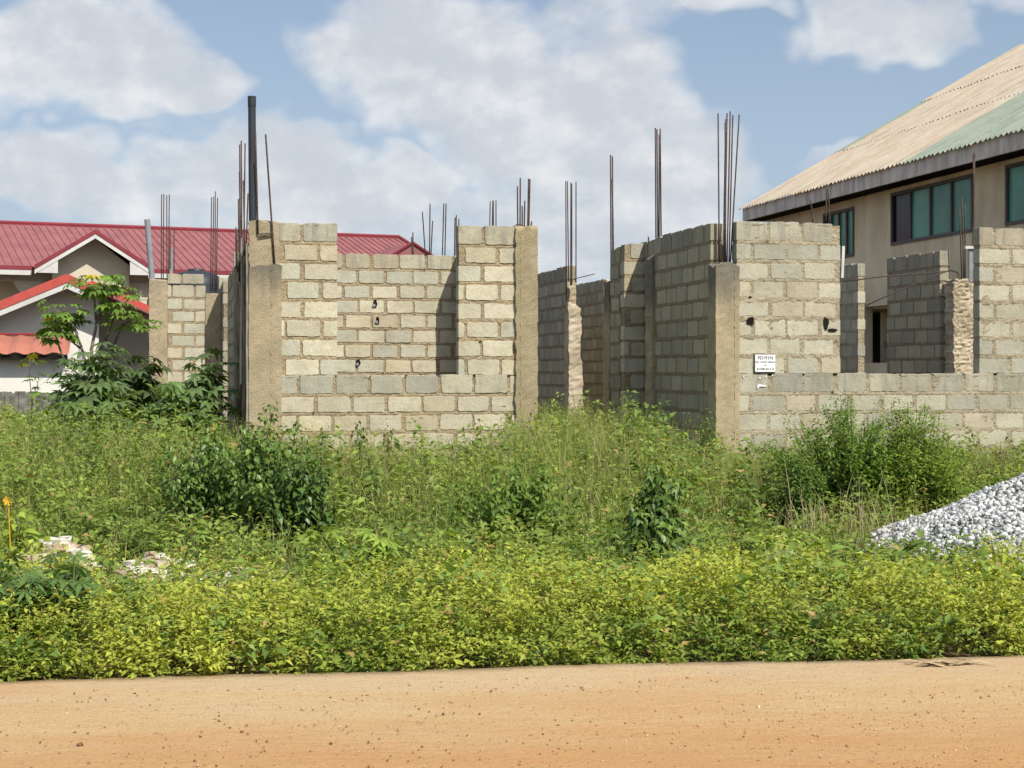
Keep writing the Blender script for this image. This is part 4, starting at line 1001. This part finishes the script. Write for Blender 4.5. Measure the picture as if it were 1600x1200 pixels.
cover('tall_weeds', 'clumps of taller broad leaved dark green weeds mixed through the grass', (-9, 8), 3.6, 15.0, 5200,
      lambda x, y, d: midH(x, y)*1.12, 22, .082, (.075, .135, .028), (.19, .28, .05), seed=25, spreadr=.2, wide=True,
      keepfn=lambda x, y, g: midmask(x, y, g) & (fbm(x+20, y, .8)+g.normal(0, .06, len(x)) > .10))
# seed-head stalks
n_ = 6500; x = g.uniform(-8, 7, n_); y = 12+g.random(n_)*8.5; k = (np.abs(x) < y*.333+1) & midmask(x, y, g); x, y = x[k], y[k]; n_ = len(x)
H = midH(x, y)*g.uniform(.95, 1.4, n_)
blades('seed_stalks', np.stack([x, y, np.zeros(n_)], 1), H, g.uniform(.05, .6, n_), g.uniform(0, 6.28, n_), np.full(n_, .006), np.tile(np.array([(.40, .38, .17)]), (n_, 1)), M['grass'], tip=np.tile(np.array([(.50, .42, .24)]), (n_, 1)), label='thin straw coloured seed stalks rising above the grass', cat='grass', kind='stuff')
# rear ground cover far left
cover('bushes', 'mid green scrub between the plot and the houses at the left', (-14, -4.0), 12.5, 20.5, 2600,
      lambda x, y, d: np.full_like(x, .80), 20, .09, (.14, .22, .04), (.34, .42, .09), seed=15, spreadr=.3, wide=True,
      keepfn=lambda x, y, g: (CX+F*x/y < 245))

cover('verge_weeds', 'scattered broader leaved green weeds among the low verge plants', (-4.6, 4.6), .10, 3.4, 420,
      lambda x, y, d: np.clip(.16+d*.5, .16, .42), 16, .072, (.10, .18, .035), (.24, .34, .07), seed=35, spreadr=.10, wide=True, hv=.3,
      keepfn=lambda x, y, g: ~in_pile(x, y) & ~((x < G(300, 11)) & (y > 10.6)))
# ---------------- individual shrubs
DK = (.07, .13, .028); MD = (.17, .27, .05); LT = (.17, .26, .035)
def S(px, Y): return G(px, Y), Y
gs_ = 'dark broad leaved shrubs left of the centre'
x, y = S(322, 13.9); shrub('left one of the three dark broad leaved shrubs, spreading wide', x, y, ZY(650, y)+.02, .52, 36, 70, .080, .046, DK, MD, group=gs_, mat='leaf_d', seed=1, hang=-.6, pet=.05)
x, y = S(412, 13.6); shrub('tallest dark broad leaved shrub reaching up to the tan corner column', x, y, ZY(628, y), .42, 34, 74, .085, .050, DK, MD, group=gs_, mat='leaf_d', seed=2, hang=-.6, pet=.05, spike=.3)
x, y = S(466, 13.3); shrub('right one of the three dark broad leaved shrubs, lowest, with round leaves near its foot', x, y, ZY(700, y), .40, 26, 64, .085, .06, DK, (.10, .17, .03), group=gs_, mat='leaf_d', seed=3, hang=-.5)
x, y = S(800, 13.2); shrub('rounded mid green shrub in the middle of the grass', x, y, ZY(715, y), .62, 34, 60, .080, .046, (.08, .15, .03), (.22, .33, .06), seed=4, hang=-.5)
x, y = S(720, 13.0); shrub('low shaded green shrub left of the rounded middle one', x, y, ZY(800, y), .35, 16, 30, .08, .05, DK, MD, seed=5)
x, y = S(1022, 11.9); shrub('narrow dark upright shrub standing alone right of the centre', x, y, ZY(728, y), .25, 26, 78, .090, .056, (.055, .105, .02), (.14, .23, .04), mat='leaf_d', seed=6, hang=-.7, smin=.08, spike=.4)
x, y = S(1335, 15.2); shrub('big bushy fine leaved shrub in front of the low wall', x, y, ZY(610, y), 1.0, 150, 84, .066, .030, (.08, .15, .025), (.21, .33, .05), seed=7, hang=-.1, spike=.22, flat=.7)
x, y = S(1415, 15.4); shrub('fine leaved shrub filling the gap right of the big bushy one', x, y, ZY(622, y), .62, 80, 76, .064, .030, (.09, .16, .026), (.24, .35, .05), seed=17, hang=-.1, spike=.25)
x, y = S(1245, 14.7); shrub('darker lower shrub on the left flank of the big bushy one', x, y, ZY(700, y), .30, 34, 60, .06, .03, DK, MD, seed=8, hang=-.1)
x, y = S(1440, 15.0); shrub('yellow green shrub on the right flank of the big bushy one', x, y, ZY(640, y), .66, 90, 66, .064, .028, (.12, .20, .03), (.31, .42, .06), seed=9, hang=.1)
x, y = S(1545, 16.2); shrub('brownish thin scrub behind the gravel heap', x, y, ZY(690, y), .75, 50, 40, .05, .022, (.10, .10, .035), (.26, .24, .07), seed=10, hang=.0, flat=.6)
x, y = S(1106, 18.6); shrub('dark creeper climbing the foot of the passage column', x, y, ZY(640, y), .22, 22, 40, .06, .04, DK, MD, name='creeper', cat='creeper', seed=11)
x, y = S(1050, 18.4); shrub('dark weed clump in the shade at the passage mouth', x, y, ZY(668, y), .40, 22, 30, .07, .03, DK, MD, name='weed', cat='weed', seed=12)
for i, (px, yy, Y, lb) in enumerate(((350, 655, 15.6, 'upright weed left of the tan corner column, nearest it'), (470, 655, 17.0, 'upright weed at the foot of the left front wall, tallest there'), (562, 655, 18.2, 'small upright weed silhouetted against the middle of the low wall'), (610, 664, 18.2, 'small weed just right of the upright one under the window gap'), (505, 664, 17.5, 'bushy weed under the left edge of the window gap'))):
    shrub(lb, G(px, Y), Y, ZY(yy, Y), .14 if i > 1 else .3, 7 if i > 1 else 16, 26, .09, .045, (.07, .12, .02), (.13, .2, .035), name='weed', cat='weed', group='upright weeds along the left front wall', seed=20+i, hang=-.5)
for i, (px, yy, Y, lb, H_) in enumerate(((870, 642, 19.5, 'leafy weed clump at the left of the passage mouth', 0), (985, 640, 19.3, 'leafy weed clump below the sunlit pier in the passage', 0))):
    shrub(lb, G(px, Y), Y, ZY(yy, Y), .45, 26, 34, .07, .035, (.08, .14, .025), (.19, .28, .05), name='weed', cat='weed', seed=30+i, hang=-.1)
# papaya tree and castor bushes at the left
def papaya():
    X, Y = G(148, 24.0), 24.0
    root = thing('papaya_tree', 'slender branching papaya tree with tufts of deeply cut leaves beside the far left column', 'tree', (X, Y, -.03))
    g = np.random.default_rng(77); mb = MB()
    P0 = lambda px, py: Vector((G(px, Y)+0, Y+random.uniform(-.15, .15), ZY(py, Y)))
    br = [[(148, 690), (145, 600), (147, 545), (150, 500), (165, 462), (165, 445)], [(147, 560), (160, 535), (172, 505), (182, 490), (190, 480)], [(150, 640), (140, 590), (125, 540), (116, 505), (105, 490)],
          [(125, 545), (108, 530), (97, 512), (92, 500)], [(150, 505), (146, 480), (150, 462), (143, 448)], [(150, 560), (175, 540), (186, 520), (192, 508), (205, 500)], [(140, 600), (105, 570), (95, 540), (86, 520)]]
    tips = []
    for b in br:
        pts = [P0(*q) for q in b]; mb.tube(pts, .035 if b is br[0] else .024, 7, r1=.014); tips.append(pts[-1])
    mb.build('trunk', simple('papaya_bark', (.24, .21, .15), .9, .1, .4, 12), root, smooth=True)
    Ps = []; Q = []; ax_ = []; Nn = []; 
    for t in tips:
        nl = 19
        for i in range(nl):
            az = i*2.4+g.uniform(0, .6); el = g.uniform(-.25, .75); d = np.array([math.cos(az)*math.cos(el), math.sin(az)*math.cos(el), math.sin(el)])
            q = np.array(t)+np.array([0, 0, -.12*g.random()]); L = g.uniform(.16, .42); p = q+d*L
            Q.append(q); Ps.append(p); ax_.append((d[0], d[1], g.uniform(-.6, .1))); Nn.append((d[0]*.6, d[1]*.6-.1, 1))
    Q, Ps, ax_, Nn = map(np.array, (Q, Ps, ax_, Nn)); n_ = len(Q)
    stem_tubes('petioles', np.stack([Q, Ps], 1), np.full(n_, .006), np.full(n_, .004), np.tile(np.array([(.28, .3, .12)]), (n_, 1)), root)
    C = np.array([(.17, .27, .05)])*g.uniform(.75, 1.4, (n_, 1)); C[[7, 52, 60]] = (.75, .55, .03)
    o = palm_leaves(Ps, ax_, Nn, g.uniform(.14, .22, n_), C, 7, 2.0, .34, g); leaf_mesh('foliage', *o[:5], o[5], M['leaf'], .2, parent=root)
papaya()
CB = (.15, .225, .085)
gc = 'blue green castor plants by the houses'
palmate_plant('broad blue green castor plant under the papaya tree', G(135, 22.5), 22.5, ZY(548, 22.5), .72, 17, 20, .25, CB, group=gc, seed=1, smin=.2)
palmate_plant('castor plant in shade against the far left column', G(205, 23.5), 23.5, ZY(552, 23.5), .55, 16, 20, .24, (.09, .14, .05), group=gc, seed=2, smin=.2)
palmate_plant('castor plant at the dark outer side wall, left of the corner column', G(308, 21.0), 21.0, ZY(552, 21), .50, 14, 18, .23, CB, group=gc, seed=3, smin=.25)
palmate_plant('low castor plant in front of the broad blue green one', G(150, 20.5), 20.5, ZY(625, 20.5), .65, 14, 18, .23, (.18, .27, .08), group=gc, seed=4, smin=.2)
palmate_plant('smaller castor plant at the foot of the far left column', G(255, 20.3), 20.3, ZY(606, 20.3), .45, 11, 16, .21, (.15, .23, .07), group=gc, seed=5, smin=.25)
palmate_plant('thin papaya seedling with a yellow leaf in front of the white shed', G(52, 26), 26, ZY(565, 26), .16, 3, 6, .17, (.15, .24, .05), name='papaya_seedling', seed=6, smin=.8, yellow=.12, pet=.25)
palmate_plant('dark blue green cassava plant at the lower left corner', G(8, 8.6), 8.6, .60, .52, 17, 22, .13, (.12, .20, .055), name='cassava_plant', seed=7, smin=.25, pet=.12, wr=.2)
palmate_plant('cassava plant beside the road verge, right of the corner one', G(88, 8.75), 8.8, .44, .20, 6, 11, .11, (.12, .21, .06), name='cassava_plant', seed=8, smin=.4, pet=.12, wr=.26, lobes=5)
palmate_plant('pale young cassava plant in the low plants left of the centre', G(565, 10.6), 10.6, ZY(828, 10.6), .32, 9, 13, .13, (.26, .36, .06), name='cassava_plant', seed=9, smin=.45, pet=.12, wr=.22)
palmate_plant('small wilting young cassava plant at the right', G(1240, 10.3), 10.3, ZY(862, 10.3), .13, 4, 8, .15, (.36, .42, .16), name='cassava_plant', seed=10, smin=.6, pet=.09, wr=.30, lobes=5, tilt=1.2)
shrub('yellow green big leaved plant with an orange flower at the left edge', G(28, 11.3), 11.3, ZY(795, 11.3), .22, 7, 16, .13, .085, (.18, .26, .035), (.32, .40, .06), name='plant', cat='plant', seed=41, hang=-.35)
mb = MB(); fx, fy, fz = G(13, 11.1), 11.1, ZY(783, 11.1)
for k in range(7):
    t = k*.9; mb.add([(fx, fy, fz), (fx+.03*math.cos(t)-.008*math.sin(t), fy-.01, fz+.03*math.sin(t)+.008), (fx+.035*math.cos(t+.35), fy-.014, fz+.035*math.sin(t+.35)), (fx+.03*math.cos(t+.7), fy-.01, fz+.03*math.sin(t+.7))], [(0, 1, 2, 3)])
mb.tube([(fx, fy, fz), (fx+.02, fy+.02, 0)], .004, 5)
mb.build('flower', simple('orange_petal', (.75, .42, .03), .7, .2, .1), None, label='small orange flower near the left edge of the grass', cat='flower')
# dry stalks and tufts
def tuft(label, px, Y, yt, n_, spr, w, c, tipc, name='grass_tuft', lean=(.1, .7), seed=0, cat='grass tuft', group=None, br=.08):
    g = np.random.default_rng(seed+200); X = G(px, Y); root = thing(name, label, cat, (X, Y, -.03), group); H_ = ZY(yt, Y)
    B = np.stack([X+g.normal(0, br, n_), Y+g.normal(0, br, n_), np.full(n_, -.03)], 1)
    blades('blades', B, H_*g.uniform(.55, 1.12, n_), g.uniform(*lean, n_)*spr, g.uniform(0, 6.28, n_), w*g.uniform(.6, 1.2, n_), np.array([c])*g.uniform(.75, 1.25, (n_, 1)), M['grass'], tip=np.array([tipc])*g.uniform(.8, 1.2, (n_, 1)), parent=root)
DRY = (.42, .34, .20)
tuft('fan of pale dry stalks before the darker shrub at the right', 1262, 12.6, 715, 22, 1.0, .010, DRY, (.5, .43, .28), name='dry_stalks', seed=1, cat='dry stalks', br=.12)
tuft('leaning dry stalks between the big shrub and the gravel heap', 1360, 12.8, 715, 26, .9, .010, DRY, (.5, .43, .28), name='dry_stalks', seed=2, cat='dry stalks', br=.14)
tuft('short straw coloured stubble below the big bushy shrub', 1310, 12.4, 770, 90, .7, .008, (.36, .30, .16), (.46, .40, .22), name='dry_stalks', seed=3, cat='dry stalks', br=.22)
tuft('dry grass clump at the foot of the dark shrubs', 385, 12.2, 800, 70, .8, .007, (.33, .30, .12), (.48, .42, .2), seed=4, br=.2)
tuft('long dark green blades at the right edge below the gravel', 1548, 10.2, 815, 16, .35, .020, (.07, .13, .025), (.13, .2, .04), seed=5, br=.07)
tuft('long green blades bending over at the far right edge', 1585, 9.6, 900, 14, 1.3, .014, (.16, .22, .06), (.3, .34, .12), seed=6, br=.1)
tuft('thin tall green blades right of the small wilting plant', 1300, 10.2, 830, 16, .5, .010, (.11, .19, .03), (.2, .28, .06), seed=7, br=.08)
tuft('clump of arching green blades left of the rounded middle shrub', 690, 12.2, 775, 34, 1.1, .014, (.12, .2, .035), (.24, .33, .07), seed=8, br=.1)
tuft('clump of arching green blades behind the whitish rubble', 80, 12.8, 770, 40, 1.2, .015, (.13, .21, .035), (.24, .33, .07), seed=9, br=.14)
tuft('bright green blades in the grass right of the centre', 940, 13.0, 720, 34, .9, .012, (.16, .25, .04), (.28, .38, .08), seed=10, br=.12)
tuft('low dark green blades growing at the road edge', 1160, 8.55, 985, 60, 1.1, .007, (.06, .11, .025), (.13, .2, .05), seed=11, br=.12)
tuft('tall rush like stalks right of the gravel foot', 1432, 10.6, 738, 7, .25, .009, (.2, .22, .08), (.35, .33, .16), seed=12, br=.05)

# ------------------------------------------------------------------ light and sky
sd = Vector((.514, -.672, .94)).normalized()          # towards the sun
sl_ = bpy.data.lights.new('sun', 'SUN'); sl_.energy = 5.0; sl_.angle = math.radians(.53); sl_.color = (1, .955, .87)
so = bpy.data.objects.new('sun', sl_); COL.objects.link(so); so.rotation_euler = sd.to_track_quat('Z', 'Y').to_euler(); so.location = (20, -20, 40)
wd = bpy.data.worlds.new('World'); scene.world = wd; wd.use_nodes = True; wd.cycles.sampling_method = 'MANUAL'; wd.cycles.sample_map_resolution = 256
nt = wd.node_tree; nt.nodes.clear(); n = N(nt)
out = nt.nodes.new('ShaderNodeOutputWorld'); bg = nt.nodes.new('ShaderNodeBackground')
sky = nt.nodes.new('ShaderNodeTexSky'); sky.sky_type = 'NISHITA'; sky.sun_disc = False
sky.sun_elevation = math.asin(sd.z); sky.sun_rotation = math.atan2(sd.x, sd.y)
sky.air_density = 1.0; sky.dust_density = 1.6; sky.ozone_density = 1.2
tc = n.node('ShaderNodeTexCoord'); dirv = tc.outputs['Generated']
sp = n.node('ShaderNodeSeparateXYZ'); n.link(dirv, sp.inputs[0])
az = n.math('ARCTAN2', sp.outputs[0], sp.outputs[1]); el = n.math('ARCSINE', sp.outputs[2])
cb = n.node('ShaderNodeCombineXYZ'); n.link(az, cb.inputs[0]); n.link(n.math('MULTIPLY', el, 1.35), cb.inputs[1])
cv = cb.outputs[0]
w1 = n.noise(cv, 9, 3, .6); w2n = n.node('ShaderNodeVectorMath', operation='ADD'); n.link(cv, w2n.inputs[0]); w2n.inputs[1].default_value = (5.3, 2.1, 0)
w2 = n.noise(w2n.outputs[0], 9, 3, .6)
azw = n.math('ADD', az, n.math('MULTIPLY', n.math('SUBTRACT', w1, .5), .16))
elw = n.math('ADD', el, n.math('MULTIPLY', n.math('SUBTRACT', w2, .5), .09))
blobs = [(90, 75, 210, 75, 1.0), (270, 130, 110, 55, .9), (60, 250, 180, 70, .9), (200, 300, 190, 60, .75), (450, 280, 170, 85, .9), (600, 275, 130, 62, 1.0),
         (700, 90, 190, 110, .95), (870, 180, 210, 130, 1.0), (1010, 250, 150, 110, .9), (930, 30, 150, 40, .6), (1375, 40, 125, 62, .9), (1120, 8, 130, 26, .7), (500, 350, 260, 60, .6), (900, 360, 260, 90, .75), (1190, 330, 130, 60, .45), (1330, 235, 75, 22, .4), (330, 190, 80, 30, .35), (1560, 0, 60, 20, .5)]
acc = None
for (bx, by, rx, ry, s_) in blobs:
    a0_ = math.atan((bx-CX)/F); e0_ = math.atan((HY-by)/F*math.cos(a0_))
    dx = n.math('MULTIPLY', n.math('SUBTRACT', azw, a0_), F/rx); dy = n.math('MULTIPLY', n.math('SUBTRACT', elw, e0_), F/ry)
    d2 = n.math('ADD', n.math('MULTIPLY', dx, dx), n.math('MULTIPLY', dy, dy))
    b = n.math('MULTIPLY', n.ramp(d2, .15, 1.9, 1, 0), s_)
    acc = b if acc is None else n.math('MAXIMUM', acc, b)
# scattered clouds elsewhere in the sky
gen = n.ramp(n.noise(cv, 3.2, 4, .6), .50, .64, 0, .8)
front = n.ramp(n.math('ABSOLUTE', az), .40, .62, 0, 1)
acc = n.math('MAXIMUM', acc, n.math('MULTIPLY', gen, front))
fine = n.noise(cv, 17, 6, .55); 
dens = n.math('ADD', acc, n.math('MULTIPLY', n.math('SUBTRACT', fine, .5), .75))
dens = n.ramp(dens, .16, .90)
# shade: lit tops against grey bases, from the density offset toward the light
shn = n.noise(cv, 7, 3, .5)
up = n.node('ShaderNodeVectorMath', operation='ADD'); n.link(cv, up.inputs[0]); up.inputs[1].default_value = (.010, .014, 0)
relief = n.math('SUBTRACT', fine, n.noise(up.outputs[0], 17, 4, .55))
edge_l = n.ramp(acc, .35, .95, 1, 0)
lit = n.math('ADD', n.math('MULTIPLY', relief, 2.2), n.math('ADD', n.math('MULTIPLY', edge_l, .35), n.math('MULTIPLY', n.math('SUBTRACT', shn, .35), 1.1)))
litc = n.ramp(lit, -.1, .85)
ccol = n.mix(litc, (5.5, 5.8, 6.2), (7.9, 7.9, 7.85))
haze = n.ramp(el, .0, .26, 1, 0)
skyc = n.mix(1.0, sky.outputs[0], (1.0, 1.0, 1.0), 'MULTIPLY')
skyc = n.mix(n.math('ADD', n.math('MULTIPLY', haze, .45), .35), skyc, (4.05, 5.0, 6.4))
colr = n.mix(n.math('MULTIPLY', dens, .86), skyc, ccol)
n.link(colr, bg.inputs[0]); bg.inputs[1].default_value = .115
n.link(bg.outputs[0], out.inputs[0])
